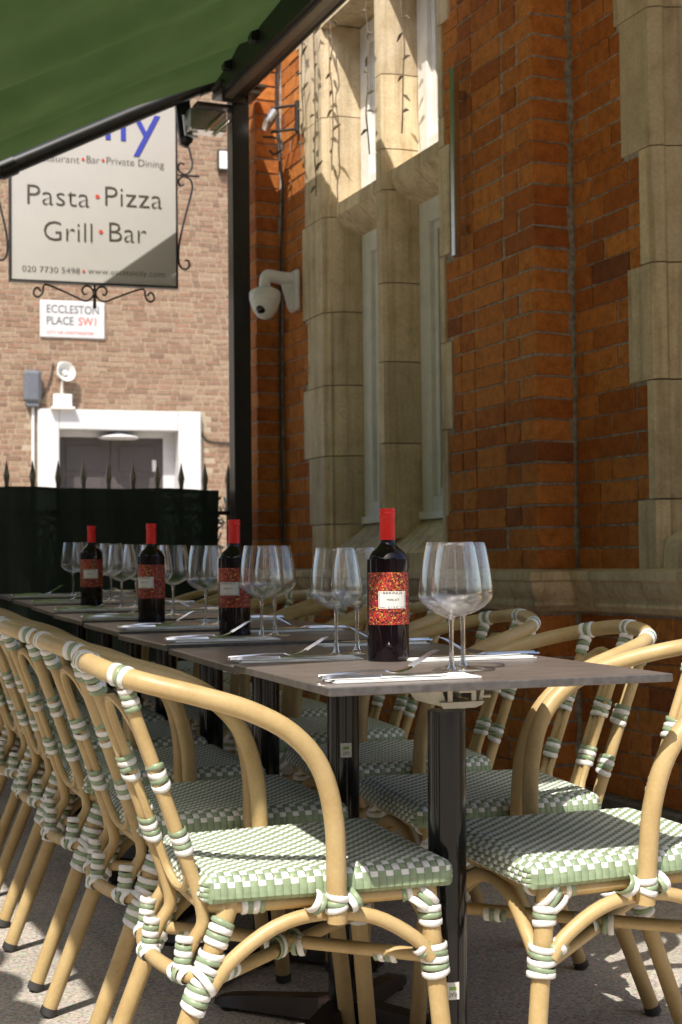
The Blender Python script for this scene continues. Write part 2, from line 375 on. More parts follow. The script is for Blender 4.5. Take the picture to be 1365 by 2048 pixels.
# ------------------------------------------------------------------ ground
g = MB(); S = 150
g.add([(-S, -S, 0), (S, -S, 0), (S, S, 0), (-S, S, 0)], [(0, 1, 2, 3)])
ob("pavement", g.mesh("pavement", M_GROUND, False), None, M_ROW, kind="structure")

# ------------------------------------------------------------------ the restaurant wall
bld = thing("restaurant_building", "red brick restaurant front with cream stone window surrounds, right of the tables", "building", M_WALL)
COURSE = 0.0756; Z0 = -0.035
def zc(k): return Z0 + k * COURSE
# quoin edges by height
def stepped(tab, z):
    for lo, hi, v in tab:
        if lo <= z < hi: return v
    return tab[-1][2]
Q_RIGHT = [(-0.035, 0.192, 3.925), (0.192, 0.578, 3.862), (0.578, 0.958, 3.962), (0.958, 1.338, 3.888), (1.338, 1.793, 3.988), (1.793, 2.2, 4.02), (2.2, 3.2, 3.90)]
Q_WR = [(-0.035, 0.175, 5.00), (0.175, 0.515, 4.975), (0.515, 0.859, 4.931), (0.859, 1.204, 4.985), (1.204, 1.638, 4.931), (1.638, 1.76, 4.975), (1.76, 2.13, 4.99), (2.13, 3.2, 4.93)]
Q_WL = [(-0.035, 0.179, 6.44), (0.179, 0.504, 6.472), (0.504, 0.841, 6.54), (0.841, 1.191, 6.475), (1.191, 1.649, 6.54), (1.649, 2.133, 6.50), (2.133, 2.57, 6.56), (2.57, 3.2, 6.50)]
PROUD = 0.0055
bricks = []      # (face axis, plane, along0, along1, z0, z1)
def lay(axis, plane, lo, hi, k0, k1, phase=0, zbase=Z0, cor=None):
    """Flemish bond between lo(z) and hi(z)"""
    for k in range(k0, k1):
        z0 = zbase + k * COURSE + 0.004; z1 = zbase + (k + 1) * COURSE - 0.004; zm = (z0 + z1) / 2
        a = lo(zm) + 0.004; b = hi(zm) - 0.004; pos = a; i = (k + phase) % 2
        if cor:
            L = 0.215 if (k % 2) else 0.1025
            pos = a + L + 0.010 if cor > 0 else a
            if cor < 0: b = b - L - 0.010
        first = True
        while pos < b - 0.02:
            L = (0.215 if i % 2 == 0 else 0.1025) + random.uniform(-0.004, 0.004)
            if first and cor is None and k % 2: L *= 0.62
            e = min(pos + L, b)
            if b - e < 0.045: e = b
            bricks.append((axis, plane + random.uniform(-0.0025, 0.0025), pos, e, z0 + random.uniform(-.0015, .0015), z1 + random.uniform(-.0015, .0015)))
            pos = e + 0.008; i += 1; first = False
TOPK = 40
lay('x', 2.69, lambda z: stepped(Q_RIGHT, z), lambda z: 4.300, 0, 29)
lay('x', 2.53, lambda z: 4.306, lambda z: stepped(Q_WR, z), 0, 33, 1, cor=1)
lay('x', 2.53, lambda z: stepped(Q_WL, z), lambda z: 6.846, 0, TOPK)
lay('x', 2.39, lambda z: 6.85, lambda z: 7.03, 0, TOPK, 0, cor=1)
ZL = -0.188 - 8 * COURSE
lay('x', 2.69, lambda z: 3.0, lambda z: 4.300, 0, 8, 0, ZL)
lay('x', 2.53, lambda z: 4.306, lambda z: 6.846, 0, 8, 1, ZL, cor=1)
lay('x', 2.39, lambda z: 6.85, lambda z: 7.03, 0, 8, 1, ZL, cor=1)
boxes = []
for ax, pl, a, b, z0, z1 in bricks: boxes.append((pl, pl + 0.05, a, b, z0, z1))
for (x0, x1, y, kb, kt, zb) in ((2.53, 2.684, 4.306, 0, 31, Z0), (2.39, 2.524, 6.85, 0, TOPK, Z0), (2.53, 2.684, 4.306, 0, 8, ZL), (2.39, 2.524, 6.85, 0, 8, ZL)):
    for k in range(kb, kt):
        L = 0.215 if k % 2 else 0.1025
        j = random.uniform(-0.002, 0.002)
        boxes.append((x0 + j, x1 - random.choice((0, 0.012, 0.004)), y + j, y + L, zb + k * COURSE + 0.004 + random.uniform(-.0015, .0015), zb + (k + 1) * COURSE - 0.004))
# mortar beds
mw = MB(); P = PROUD; ZT = 6.0; ZB = -0.95
mw.box((2.69 + P, 3.85, -0.1), (2.99, 4.306 + P, ZT)); mw.box((2.53 + P, 4.306 + P, -0.1), (2.99 - .001, 5.03, ZT - .01))
mw.box((2.53 + P, 6.31, -0.1), (2.99, 6.85 + P, ZT)); mw.box((2.39 + P, 6.85 + P, -0.1), (2.98, 7.03, ZT - .01))
mw.box((2.69 + P, 1.2, ZB), (2.99, 4.306 + P, -0.1)); mw.box((2.53 + P, 4.306 + P, ZB), (2.99 - .001, 6.85 + P, -0.1)); mw.box((2.39 + P, 6.85 + P, ZB), (2.98, 7.03, -0.1))
mw.box((2.69 + P, 1.2, 2.75), (2.99 - .002, 3.80, ZT - .02)); mw.box((2.53 + P, 5.03, 2.88), (2.99 - .002, 6.24, ZT - .02))
wall = part("wall", mw, M_MORTAR, bld, False, label="mortar bed of the brick wall")
BR = MB(); BR.box((0, 0, 0), (1, 1, 1))
def unit_brick():
    b = MB(); b.box((-.5, -.5, -.5), (.5, .5, .5), 0, 0.035)
    b.v = [(x + random.uniform(-.03, .03) * .6, y + random.uniform(-.022, .022), z + random.uniform(-.03, .03)) for x, y, z in b.v]
    return b.mesh("brick", M_BRICK, False)
UB = [unit_brick() for i in range(8)]
def place_bricks(boxes, parent, unit, matr, Mw, limit, score, name="brick"):
    boxes = sorted(boxes, key=score, reverse=True)
    for (x0, x1, y0, y1, z0, z1) in boxes[:limit]:
        o = bpy.data.objects.new(name, random.choice(unit)); COL.objects.link(o); o.parent = parent
        o.location = ((x0 + x1) / 2, (y0 + y1) / 2, (z0 + z1) / 2); o.scale = (x1 - x0, y1 - y0, z1 - z0)
        o.rotation_euler = (random.uniform(-.006, .006), random.uniform(-.01, .01), random.uniform(-.006, .006))
    r = MB()
    for (x0, x1, y0, y1, z0, z1) in boxes[limit:]: r.box((x0, y0, z0), (x1, y1, z1), 0, 0.0025)
    if r.v: part("brickwork", r, matr, parent, False, kind="stuff")
def inframe(p):
    q = cam.matrix_world.inverted() @ p
    if q.z > -0.1: return None
    return (q.x / -q.z * 2844, q.y / -q.z * 2844, -q.z)
def score_wall(b):
    c = M_WALL @ Vector((b[0], (b[2] + b[3]) / 2, (b[4] + b[5]) / 2)); q = inframe(c)
    if q is None or abs(q[0]) > 690 or abs(q[1]) > 1030: return -1
    vis = 0.2 if (b[4] < -0.18 and b[2] > 5.2) else 1.0
    return vis * (b[5] - b[4]) * ((b[3] - b[2]) * 0.38 + (0.10 if b[1] - b[0] > 0.1 else 0)) / q[2] ** 2
place_bricks(boxes, wall, UB, M_BRICK, M_WALL, 300, score_wall)

# stone dressings: every block its own piece
def stone(mb, parent=None, name="stone_block", ang=35): return part(name, mb, M_STONE, parent or bld, True, ang)
G = 0.0025
for tab in (Q_RIGHT,):
    for lo, hi, yf in tab:
        m_ = MB(); hi = min(hi, 2.75)
        poly = [(2.684, yf - G), (2.684, 3.825), (2.700, 3.812), (2.722, 3.800), (2.735, 3.806), (2.750, 3.800), (2.79, 3.782), (2.93, 3.775), (2.93, 3.80), (2.70, yf - G)]
        m_.prism(poly[::-1], lo + G, hi - G); stone(m_)
for lo, hi, yn in Q_WR:
    m_ = MB(); hi = min(hi, 2.57)
    if lo >= 2.57: continue
    poly = [(2.524, yn + G), (2.545, yn + G), (2.735, 5.02), (2.735, 5.055), (2.60, 5.055), (2.545, 5.035), (2.524, 5.025)]
    m_.prism(poly, lo + G, hi - G); stone(m_)
for lo, hi, yf in Q_WL:
    if lo >= 2.57: continue
    m_ = MB(); hi = min(hi, 2.57)
    poly = [(2.524, yf - G), (2.545, yf - G), (2.735, 6.26), (2.735, 6.208), (2.62, 6.212), (2.585, 6.222), (2.565, 6.245), (2.553, 6.243), (2.545, 6.262), (2.524, 6.272)]
    m_.prism(poly, lo + G, hi - G); stone(m_)
MULL = [(2.535, 5.60), (2.535, 5.66), (2.56, 5.668), (2.60, 5.69), (2.735, 5.695), (2.735, 5.575), (2.62, 5.577), (2.585, 5.583), (2.555, 5.592)]
for lo, hi in ((0.10, 0.512), (0.512, 0.867), (0.867, 1.212), (1.212, 1.62), (1.62, 1.80), (1.80, 2.13), (2.13, 2.57)):
    m_ = MB(); m_.prism(MULL[::-1], lo + G, hi - G); stone(m_, name="mullion_block")
for y0, y1 in ((5.69, 5.95), (5.95, 6.218), (5.05, 5.33), (5.33, 5.582)):
    m_ = MB(); pr = [(2.735, 1.735), (2.69, 1.735), (2.575, 1.705), (2.572, 1.645), (2.585, 1.635), (2.61, 1.605), (2.655, 1.575), (2.70, 1.56), (2.735, 1.56)]
    m_.prism(pr, y0 + G * (y0 > 5.1), y1 - G, 'y'); stone(m_, name="transom_block")
for y0, y1 in ((4.90, 5.63), (5.63, 6.60)):
    m_ = MB(); m_.prism([(2.524, 2.57), (2.524, 2.88), (2.75, 2.88), (2.75, 2.575), (2.60, 2.575), (2.56, 2.56)], y0, y1 - G, 'y'); stone(m_, name="lintel_block")
for y0, y1 in ((5.0, 5.63), (5.63, 6.26)):
    m_ = MB(); m_.prism([(2.735, 0.185), (2.70, 0.175), (2.545, 0.045), (2.527, 0.035), (2.527, -0.033), (2.735, -0.033)], y0 + .03, y1 - G, 'y'); stone(m_, name="sill_block")
m_ = MB(); m_.prism([(2.93, 0.19), (2.88, 0.17), (2.70, 0.06), (2.69, -0.033), (2.93, -0.033)], 3.1, 3.80, 'y'); stone(m_, name="sill_block")
# string course
PROF = [(0.0, -0.030), (0.062, -0.036), (0.085, -0.040), (0.088, -0.046), (0.088, -0.068), (0.080, -0.074), (0.076, -0.076), (0.074, -0.090), (0.066, -0.108), (0.052, -0.124), (0.042, -0.134), (0.041, -0.141), (0.047, -0.147), (0.047, -0.158), (0.038, -0.166), (0.030, -0.176), (0.012, -0.183), (0.0, -0.184)]
def course(path):
    m_ = MB(); n = len(PROF); vs = []
    for bx, by, ox, oy in path:
        for o_, z in PROF: vs.append((bx + ox * o_, by + oy * o_, z))
    fs = [(i * n + k, i * n + k + 1, (i + 1) * n + k + 1, (i + 1) * n + k) for i in range(len(path) - 1) for k in range(n - 1)]
    fs += [tuple(range(n)), tuple((len(path) - 1) * n + k for k in range(n))[::-1]]
    m_.add(vs, fs); part("string_course_block", m_, M_STONE, bld, True, 28)
X1, X2, X3 = 2.70, 2.54, 2.40; YA, YB = 4.306 + .01, 6.85 + .01
course([(X1, 1.8, -1, 0), (X1, 2.9, -1, 0)]); course([(X1, 2.903, -1, 0), (X1, 3.62, -1, 0)]); course([(X1, 3.623, -1, 0), (X1, 4.12, -1, 0)])
course([(X1, 4.123, -1, 0), (X1, YA, -1, -1)]); course([(X1, YA + .0, -1, -1), (X2, YA, -1, -1), (X2, 4.56, -1, 0)])
course([(X2, 4.563, -1, 0), (X2, 5.15, -1, 0)]); course([(X2, 5.153, -1, 0), (X2, 5.80, -1, 0)]); course([(X2, 5.803, -1, 0), (X2, 6.40, -1, 0)])
course([(X2, 6.403, -1, 0), (X2, YB, -1, -1)]); course([(X2, YB, -1, -1), (X3, YB, -1, -1), (X3, 7.04, -1, 0)])
# plinth
for (x, y0, y1) in ((2.66, 1.5, 2.9), (2.66, 2.903, 3.70), (2.66, 3.703, 4.28), (2.50, 4.283, 5.1), (2.50, 5.103, 5.9), (2.50, 5.903, 6.84), (2.36, 6.843, 7.06)):
    m_ = MB(); m_.box((x, y0, -0.97), (x + .15, y1, -0.797), 0, 0.006); part("plinth_stone", m_, M_PLINTH, bld)
m_ = MB(); m_.box((2.06, 1.0, 2.30), (2.70, 4.60, 2.46), 0, .01); m_.box((2.10, 1.04, 2.461), (2.20, 4.56, 3.4), 0, .008); stone(m_, name='shade_slab')  # unseen slab and parapet added above the view to shade the nearer wall
# windows
def window(y0, y1, z0, z1, x=2.70):
    f = MB(); t_ = 0.10
    f.box((x, y0, z0), (x + .06, y0 + t_, z1), 0, .004); f.box((x, y1 - t_, z0), (x + .06, y1, z1), 0, .004)
    f.box((x + .002, y0 + t_, z0), (x + .058, y1 - t_, z0 + t_), 0, .004); f.box((x + .002, y0 + t_, z1 - t_), (x + .058, y1 - t_, z1), 0, .004)
    w_ = part("window", f, M_FRAME, bld)
    s = MB(); a, b, c, d = y0 + t_, y1 - t_, z0 + t_, z1 - t_; q = .035
    s.box((x + .022, a, c), (x + .055, a + q, d), 0, .003); s.box((x + .022, b - q, c), (x + .055, b, d), 0, .003)
    s.box((x + .024, a + q, c), (x + .053, b - q, c + q), 0, .003); s.box((x + .024, a + q, d - q), (x + .053, b - q, d), 0, .003)
    part("sash", s, M_FRAME, w_)
    p = MB(); p.box((x + .035, a + q - .002, c + q - .002), (x + .042, b - q + .002, d - q + .002)); part("pane", p, M_PANE, w_, False)
    h = MB(); h.box((x - .02, (y0 + .01), z0 + .5), (x, y0 + .03, z0 + .55), 0, .004); part("catch", h, M_WHITEPL, w_)
    l = MB(); l.box((x - .02, y0 + .002, z0 - .0), (x - .001, y1 - .002, z0 + .035), 0, .004); part("sill", l, M_FRAME, w_)
window(5.695, 6.205, 0.18, 1.565); window(5.06, 5.575, 0.18, 1.565); window(5.695, 6.205, 1.735, 2.565); window(5.06, 5.575, 1.735, 2.565)
window(3.1, 3.77, 0.19, 2.6, 2.88)

# fittings fixed to the wall
c_ = thing("security_camera", "white dome security camera on an angled wall bracket by the stone window jamb", "camera", M_WALL @ Matrix.Translation((2.53, 6.62, 1.36)))
m_ = MB(); m_.box((-.034, -.055, -.105), (-.004, .055, .10), 0, .01); part("back_plate", m_, M_WHITEPL, c_)
m_ = MB(); m_.tube([(-.03, 0, .055), (-.09, 0, .058), (-.145, 0, .066), (-.168, 0, .060), (-.176, 0, .03), (-.176, 0, -.01)], lambda u: .034 - .006 * u, 14, smooth=5)
m_.prism([(-.03, -.10), (-.05, -.09), (-.085, .03), (-.03, .04)], -.018, .018, 'y'); part("bracket_arm", m_, M_WHITEPL, c_)
m_ = MB(); m_.lathe([(0.0, .005), (.045, .003), (.072, -.012), (.078, -.022), (.078, -.055), (.074, -.060), (.076, -.064), (.068, -.085), (.060, -.11), (.040, -.14), (.015, -.152), (0, -.154)], 32, 0, (-.176, 0, 0)); hd = part("dome_housing", m_, M_WHITEPL, c_)
m_ = MB(); cc = Vector((-.176, 0, -.085)); dr = Vector((-.62, -.62, -.45)).normalized(); uu = dr.orthogonal().normalized(); ww = dr.cross(uu)
vs = []; fs = []
for i in range(7):
    a = i / 6 * pi / 2
    for k in range(20): vs.append(cc + dr * (.034 + .035 * cos(a)) + (uu * cos(2 * pi * k / 20) + ww * sin(2 * pi * k / 20)) * .036 * sin(a))
for i in range(6):
    for k in range(20): fs.append((i * 20 + k, (i + 1) * 20 + k, (i + 1) * 20 + (k + 1) % 20, i * 20 + (k + 1) % 20))
m_.add(vs, fs); part("lens", m_, M_LENS, hd)
f_ = thing("floodlight", "small grey floodlight on two thin arms high on the sunlit brick", "lamp", M_WALL @ Matrix.Translation((2.53, 6.60, 2.22)))
m_ = MB(); m_.tube([(-.004, -.02, .07), (-.13, .04, .055)], .007, 6); m_.tube([(-.004, -.02, -.05), (-.13, .04, -.065)], .007, 6); m_.box((-.02, -.035, -.07), (-.004, -.005, .09), 0, .003); part("arm", m_, M_IRON, f_)
m_ = MB(); m_.box((-.06, -.016, -.04), (.06, .016, .04), 0, .008); b_ = part("lamp_head", m_, M_STEEL, f_, mw=Matrix.Translation((-.135, .045, 0.0)) @ Matrix.Rotation(radians(35), 4, 'Y') @ Matrix.Rotation(radians(75), 4, 'Z'))
m_ = MB(); m_.box((-.052, -.021, -.032), (.052, -.017, .032)); part("lamp_glass", m_, M_GREYPL, b_)
m_ = MB(); m_.tube([(-.17, .05, -.09), (-.10, .02, -.10), (-.08, 0, -.15), (-.12, .02, -.18), (-.14, .03, -.16)], .006, 6, smooth=5); part("cable", m_, M_IRON, f_)
m_ = MB(); m_.tube([(2.505, 6.80, 2.9), (2.500, 6.835, 2.4), (2.505, 6.80, 2.05), (2.497, 6.74, 1.9), (2.505, 6.80, 1.5), (2.505, 6.82, 0.9), (2.505, 6.80, 0.1)], .006, 6, smooth=6)
ob("wall_cable", m_.mesh("wall_cable", M_IRON), None, M_WALL, "thin black cable running down the inner corner of the brick pier", "cable")
m_ = MB(); m_.box((2.470, 4.786, 1.16), (2.497, 4.818, 1.89), 0, .003); m_.box((2.496, 4.795, 1.25), (2.529, 4.81, 1.28)); m_.box((2.496, 4.795, 1.77), (2.529, 4.81, 1.80))
ob("metal_strip", m_.mesh("metal_strip", M_STEEL), None, M_WALL, "vertical steel strip fixed to the brick wall right of the window", "metal strip")

# bare twig garlands hanging before the upper window
def garland(x, y, ztop, zbot, label, seed):
    r = random.Random(seed); t_ = thing("twig_garland", label, "garland", M_WALL @ Matrix.Translation((x, y, ztop)), "twig garlands at the upper window")
    L = ztop - zbot; n = 9
    pts = [(r.uniform(-.006, .006), r.uniform(-.012, .012), -L * i / n) for i in range(n + 1)]
    m_ = MB(); m_.tube(pts, .0035, 5, smooth=3); part("stem", m_, M_TWIG, t_)
    for i in range(int(L / .085)):
        z = -.05 - i * .085 + r.uniform(-.02, .02); s = r.choice((-1, 1)); l = r.uniform(.045, .085); dx = r.uniform(-.02, .02)
        m_ = MB(); p0 = Vector((0, 0, z)); p1 = Vector((dx, s * l * .75, z + r.uniform(-.7, .7) * l))
        m_.tube([p0, (p0 + p1) / 2 + Vector((0, 0, .006)), p1], lambda u: .0075 * (1 - 1.3 * abs(u - .5)), 5); part("twig", m_, M_TWIG, t_)
garland(2.49, 6.44, 2.62, 1.95, "bare twig garland on the outer edge of the left window jamb", 1)
garland(2.49, 6.27, 2.60, 1.75, "bare twig garland beside the left jamb moulding of the upper window", 2)
garland(2.53, 6.15, 2.60, 1.85, "bare twig garland hanging over the left upper window light", 3)
garland(2.49, 5.64, 2.62, 1.78, "bare twig garland hanging down the stone mullion", 4)
garland(2.53, 5.36, 2.60, 1.80, "bare twig garland hanging over the right upper window light", 5)

# ------------------------------------------------------------------ awning
aw = thing("awning", "green canvas awning with black frame and post over the table row", "awning", M_WALL)
AWY0, AWY1 = 1.46, 6.80
def zaw(c): return 2.528 - .528 * (2.28 - c)
m_ = MB(); NY, NC = 150, 26; vs = []; fs = []
def aw_z(y, c):
    u = (c + .27) / (2.12 + .27); env = 1 - 0.55 * u
    d = 6.80 - y
    w1 = -.006 * math.exp(-((d - .80) / .40) ** 2) + .03 * math.exp(-((d - 1.9) / .5) ** 2) + .060 * math.exp(-((d - .38) / .10) ** 2) - .045 * math.exp(-((d - .56) / .08) ** 2) + .10 * math.exp(-((d - 1.2) / .16) ** 2) - .08 * math.exp(-((d - 1.6) / .14) ** 2) + .11 * math.exp(-((d - 2.3) / .2) ** 2) - .08 * math.exp(-((d - 2.8) / .2) ** 2)
    return zaw(c) + env * (w1 * (1 - math.exp(-d / .12)) + .010 * sin(y * 4.1 + .8 * c) + .006 * sin(y * 9.3 - 1.1 * c)) - .010 * sin(pi * u) * (1 - math.exp(-d / .35)) + (.05 * max(0, u - .82) / .18 * math.exp(-d / .5) * -1)
for i in range(NY + 1):
    y = AWY0 + (AWY1 - AWY0) * i / NY
    for j in range(NC + 1):
        c = -.27 + (2.175 + .27) * j / NC; vs.append((c, y, aw_z(y, c) + .028))
for i in range(NY):
    for j in range(NC): a = i * (NC + 1) + j; fs.append((a, a + 1, a + NC + 2, a + NC + 1))
m_.add(vs, fs); cv_ = part("canvas", m_, M_CANVAS, aw)
m_ = MB(); m_.tube([(-.262, 6.86, zaw(-.262) - .012), (2.19, 6.86, zaw(2.19) - .012)], .042, 18); fb = part("end_bar", m_, M_BLACK, aw)
for c in (1.13, 2.12):
    m_ = MB(); m_.tube([(c - .035, 6.86, zaw(c - .035) - .012), (c + .035, 6.86, zaw(c + .035) - .012)], .049, 18); part("bar_collar", m_, M_BLACK, fb)
m_ = MB(); m_.box((2.165, 0.9, 2.355), (2.235, 6.86, 2.50)); part("wall_beam", m_, M_BLACK, aw, False)
m_ = MB(); m_.box((2.190, 0.9, 2.336), (2.232, 6.78, 2.3535)); part("track_strip", m_, M_RAILLIT, aw, False)
m_ = MB(); m_.box((2.2365, 0.9, 2.352), (2.300, 6.74, 2.378)); m_.box((2.284, .9, 2.3445), (2.292, 6.74, 2.3515)); part("guide_rail", m_, M_BROWNBLK, aw, False)
m_ = MB(); m_.tube([(-.46, .9, zaw(-.46) - .05), (-.46, 6.9, zaw(-.46) - .05)], .022, 12); part("front_bar", m_, M_BLACK, aw)
m_ = MB(); m_.box((2.236, 6.755, -.90), (2.326, 6.845, 2.36), 0, .004); po = part("post", m_, M_BLACK, aw)
m_ = MB(); m_.box((2.20, 6.72, -.862), (2.362, 6.88, -.835), 0, .003); part("post_foot", m_, M_BLACK, po)
m_ = MB(); m_.box((2.16, 6.70, 2.36), (2.37, 6.86, 2.385), 0, .003); m_.box((2.15, 6.69, 2.395), (2.40, 6.83, 2.412), 0, .002); m_.box((2.18, 6.74, 2.32), (2.30, 6.755, 2.36)); m_.box((2.06, 6.78, 2.30), (2.24, 6.86, 2.318), 0, .002); part("head_plate", m_, M_BROWNBLK, aw)
m_ = MB(); m_.box((2.03, 6.80, 2.18), (2.22, 6.90, 2.29), 0, .006); part("motor_box", m_, M_STEEL, aw)
m_ = MB(); m_.prism([(1.985, 2.33), (2.06, 2.36), (2.075, 2.15), (2.045, 2.115), (2.01, 2.13)], 6.905, 6.93, 'y'); part("bracket_plate", m_, M_BLACK, aw)
m_ = MB(); m_.tube([(2.02, 6.88, 2.27), (2.03, 6.88, 2.17), (2.09, 6.88, 2.165)], .009, 8); m_.tube([(2.10, 6.78, 2.17), (2.20, 6.78, 2.27)], .012, 8); m_.tube([(2.14, 6.78, 2.15), (2.23, 6.78, 2.24)], .010, 8); part("tension_arm", m_, M_STEEL, aw)
for y in (6.55, 6.15, 5.6, 5.0):
    m_ = MB(); m_.box((2.13, y, zaw(2.13) - .03), (2.164, y + .05, zaw(2.13) + .03), 0, .003); part("canvas_clip", m_, M_BLACK, aw)
# scalloped canvas strip beyond the front bar, added unseen for the scalloped floor shadow
m_ = MB(); vs = []; fs = []; n = 240
for i in range(n + 1):
    y = .9 + 6.0 * i / n; s = abs(sin(y * pi / .22)) * .035
    for c in (-.372 + s, -.50, -.62): vs.append((c, y, zaw(c) - .02))
for i in range(n):
    for j in range(2): a = i * 3 + j; fs.append((a, a + 1, a + 4, a + 3))
m_.add(vs, fs); part("shadow_valance", m_, M_CANVAS, aw)

# ------------------------------------------------------------------ end of the terrace: screen, railing, shrub, sign
m_ = MB(); vs = []; fs = []; nx, nz = 120, 14; C0_, C1_ = -3.0, 2.205
for i in range(nx + 1):
    c = C0_ + (C1_ - C0_) * i / nx
    for j in range(nz + 1):
        t_ = j / nz; z = -.845 + (0.383 - .010 * (i / nx) - .006 * sin(c * 9) + .845) * t_
        vs.append((c, 6.93 + .012 * sin(c * 17 + 2 * t_) * (1 - .6 * t_) + .008 * sin(c * 41 + t_ * 7) + .01 * sin(t_ * 9 + c), z))
for i in range(nx):
    for j in range(nz): a = i * (nz + 1) + j; fs.append((a, a + 1, a + nz + 2, a + nz + 1))
m_.add(vs, fs)
sc_ = ob("privacy_screen", m_.mesh("privacy_screen", M_SCREEN), None, M_WALL, "dark green mesh privacy screen tied to the railing behind the tables", "screen")
m_ = MB(); m_.tube([(-3, 6.935, .372), (-.4, 6.935, .380), (2.205, 6.935, .364)], .008, 8); part("top_hem", m_, M_IRON, sc_)
rl = thing("iron_railing", "black iron railing with spear tips rising above the green screen", "railing", M_WALL)
for i in range(40):
    c = 2.17 + .1265 * (1 - i)
    m_ = MB(); b = .009
    m_.box((c - b, 7.05 - b, -.84), (c + b, 7.05 + b, .40))
    q = .014
    m_.add([(c - b, 7.05 - b, .40), (c + b, 7.05 - b, .40), (c + b, 7.05 + b, .40), (c - b, 7.05 + b, .40), (c - q, 7.05 - q, .435), (c + q, 7.05 - q, .435), (c + q, 7.05 + q, .435), (c - q, 7.05 + q, .435), (c, 7.05, .522)],
           [(0, 1, 5, 4), (1, 2, 6, 5), (2, 3, 7, 6), (3, 0, 4, 7), (4, 5, 8), (5, 6, 8), (6, 7, 8), (7, 4, 8)])
    part("spear_bar", m_, M_SPIKE, rl, False)
for z in (.25, -.70): m_ = MB(); m_.box((-2.9, 7.035, z), (2.38, 7.065, z + .02)); part("cross_rail", m_, M_IRON, rl, False)
def shrub(c, y, h, w_, label, seed):
    r = random.Random(seed); t_ = thing("shrub", label, "shrub", M_WALL @ Matrix.Translation((c, y, -.84)), "shrubs behind the railing")
    m_ = MB()
    for i in range(6): m_.tube([(0, 0, 0), (r.uniform(-.1, .1), r.uniform(-.08, .08), h * .4), (r.uniform(-.5, .5) * w_, r.uniform(-.15, .15), h * .85)], lambda u: .012 * (1 - .7 * u), 5, smooth=3)
    part("trunk", m_, M_TWIG, t_)
    m_ = MB()
    for i in range(1500):
        z = h * (.15 + .85 * r.random() ** .7); a = r.random() * 2 * pi; rr = sqrt(r.random()); sc2 = .6 + .4 * sin(z * 7)
        p = Vector((cos(a) * rr * w_ * .5 * sc2, sin(a) * rr * .22, z)); u = Vector((r.gauss(0, 1), r.gauss(0, 1), r.gauss(0, 1))).normalized(); v = u.orthogonal().normalized(); s = r.uniform(.018, .036)
        m_.add([p - u * s, p + v * s * .5, p + u * s, p - v * s * .5], [(0, 1, 2, 3)])
    part("crown", m_, M_LEAF, t_, False)
shrub(2.12, 7.40, 1.20, .8, "leafy green shrub seen between screen and black post", 3)
shrub(1.45, 7.42, 1.12, .9, "green shrub behind the middle of the dark screen", 4)
shrub(.75, 7.42, 1.15, .9, "green shrub behind the left end of the dark screen", 5)

sg = thing("hanging_sign", "white restaurant hanging sign with dark lettering and wrought iron scrolls", "sign", M_FAC)
YS = 7.355
m_ = MB(); m_.box((.507, YS, 1.455), (1.355, YS + .03, 2.66)); pn = part("panel", m_, M_SIGN, sg, False)
m_ = MB(); t_ = .010
m_.box((.497, YS - .008, 1.445), (.507 + .0, YS + .04, 2.67)); m_.box((1.355, YS - .008, 1.445), (1.365, YS + .04, 2.67)); m_.box((.507, YS - .008, 1.445), (1.355, YS + .04, 1.455)); m_.box((.507, YS - .008, 2.66), (1.355, YS + .04, 2.67)); part("frame", m_, M_IRON, sg, False)
yt = YS - .003
def letter(body, x0, x1, z, h, mat, bold=-0.014): ob("lettering", fit_text(body, x0, x1, z, h, yt, mat, bold=bold), sg)
letter("Pasta", .589, .905, 1.846, .104, M_INK); letter("Pizza", .985, 1.283, 1.862, .104, M_INK)
letter("Grill", .671, .918, 1.664, .103, M_INK); letter("Bar", 1.005, 1.198, 1.676, .103, M_INK)
letter("020 7730 5498", .563, .853, 1.497, .031, M_INK); letter("www.eatatsicily.com", .895, 1.295, 1.502, .030, M_INK)
letter("Restaurant", .605, .853, 2.073, .038, M_INK); letter("Bar", .890, .957, 2.079, .038, M_INK); letter("Private Dining", .993, 1.293, 2.080, .038, M_INK)
letter("sicily", .60, 1.275, 2.205, .235, M_INKB, bold=-0.008)
for x, z, r_ in ((.945, 1.905, .011), (.962, 1.722, .011), (.873, 1.512, .007), (.872, 2.095, .008), (.975, 2.097, .008)):
    m_ = MB(); m_.add([(x + r_ * cos(a * pi / 8), yt, z + r_ * sin(a * pi / 8)) for a in range(16)], [tuple(range(16))]); part("red_dot", m_, M_INKR, sg, False)
def spiral(cx, cz, r0, a0, turns, sgn=1): 
    return [(cx + r0 * (1 - .75 * i / 16) * cos(a0 + sgn * turns * 2 * pi * i / 16), YS + .015, cz + r0 * (1 - .75 * i / 16) * sin(a0 + sgn * turns * 2 * pi * i / 16)) for i in range(17)]
def scroll(pts): m_ = MB(); m_.tube(pts, .0055, 6, smooth=3); part("scroll", m_, M_IRON, sg)
ys = YS + .015
def P3(l): return [(x, ys, z) for x, z in l]
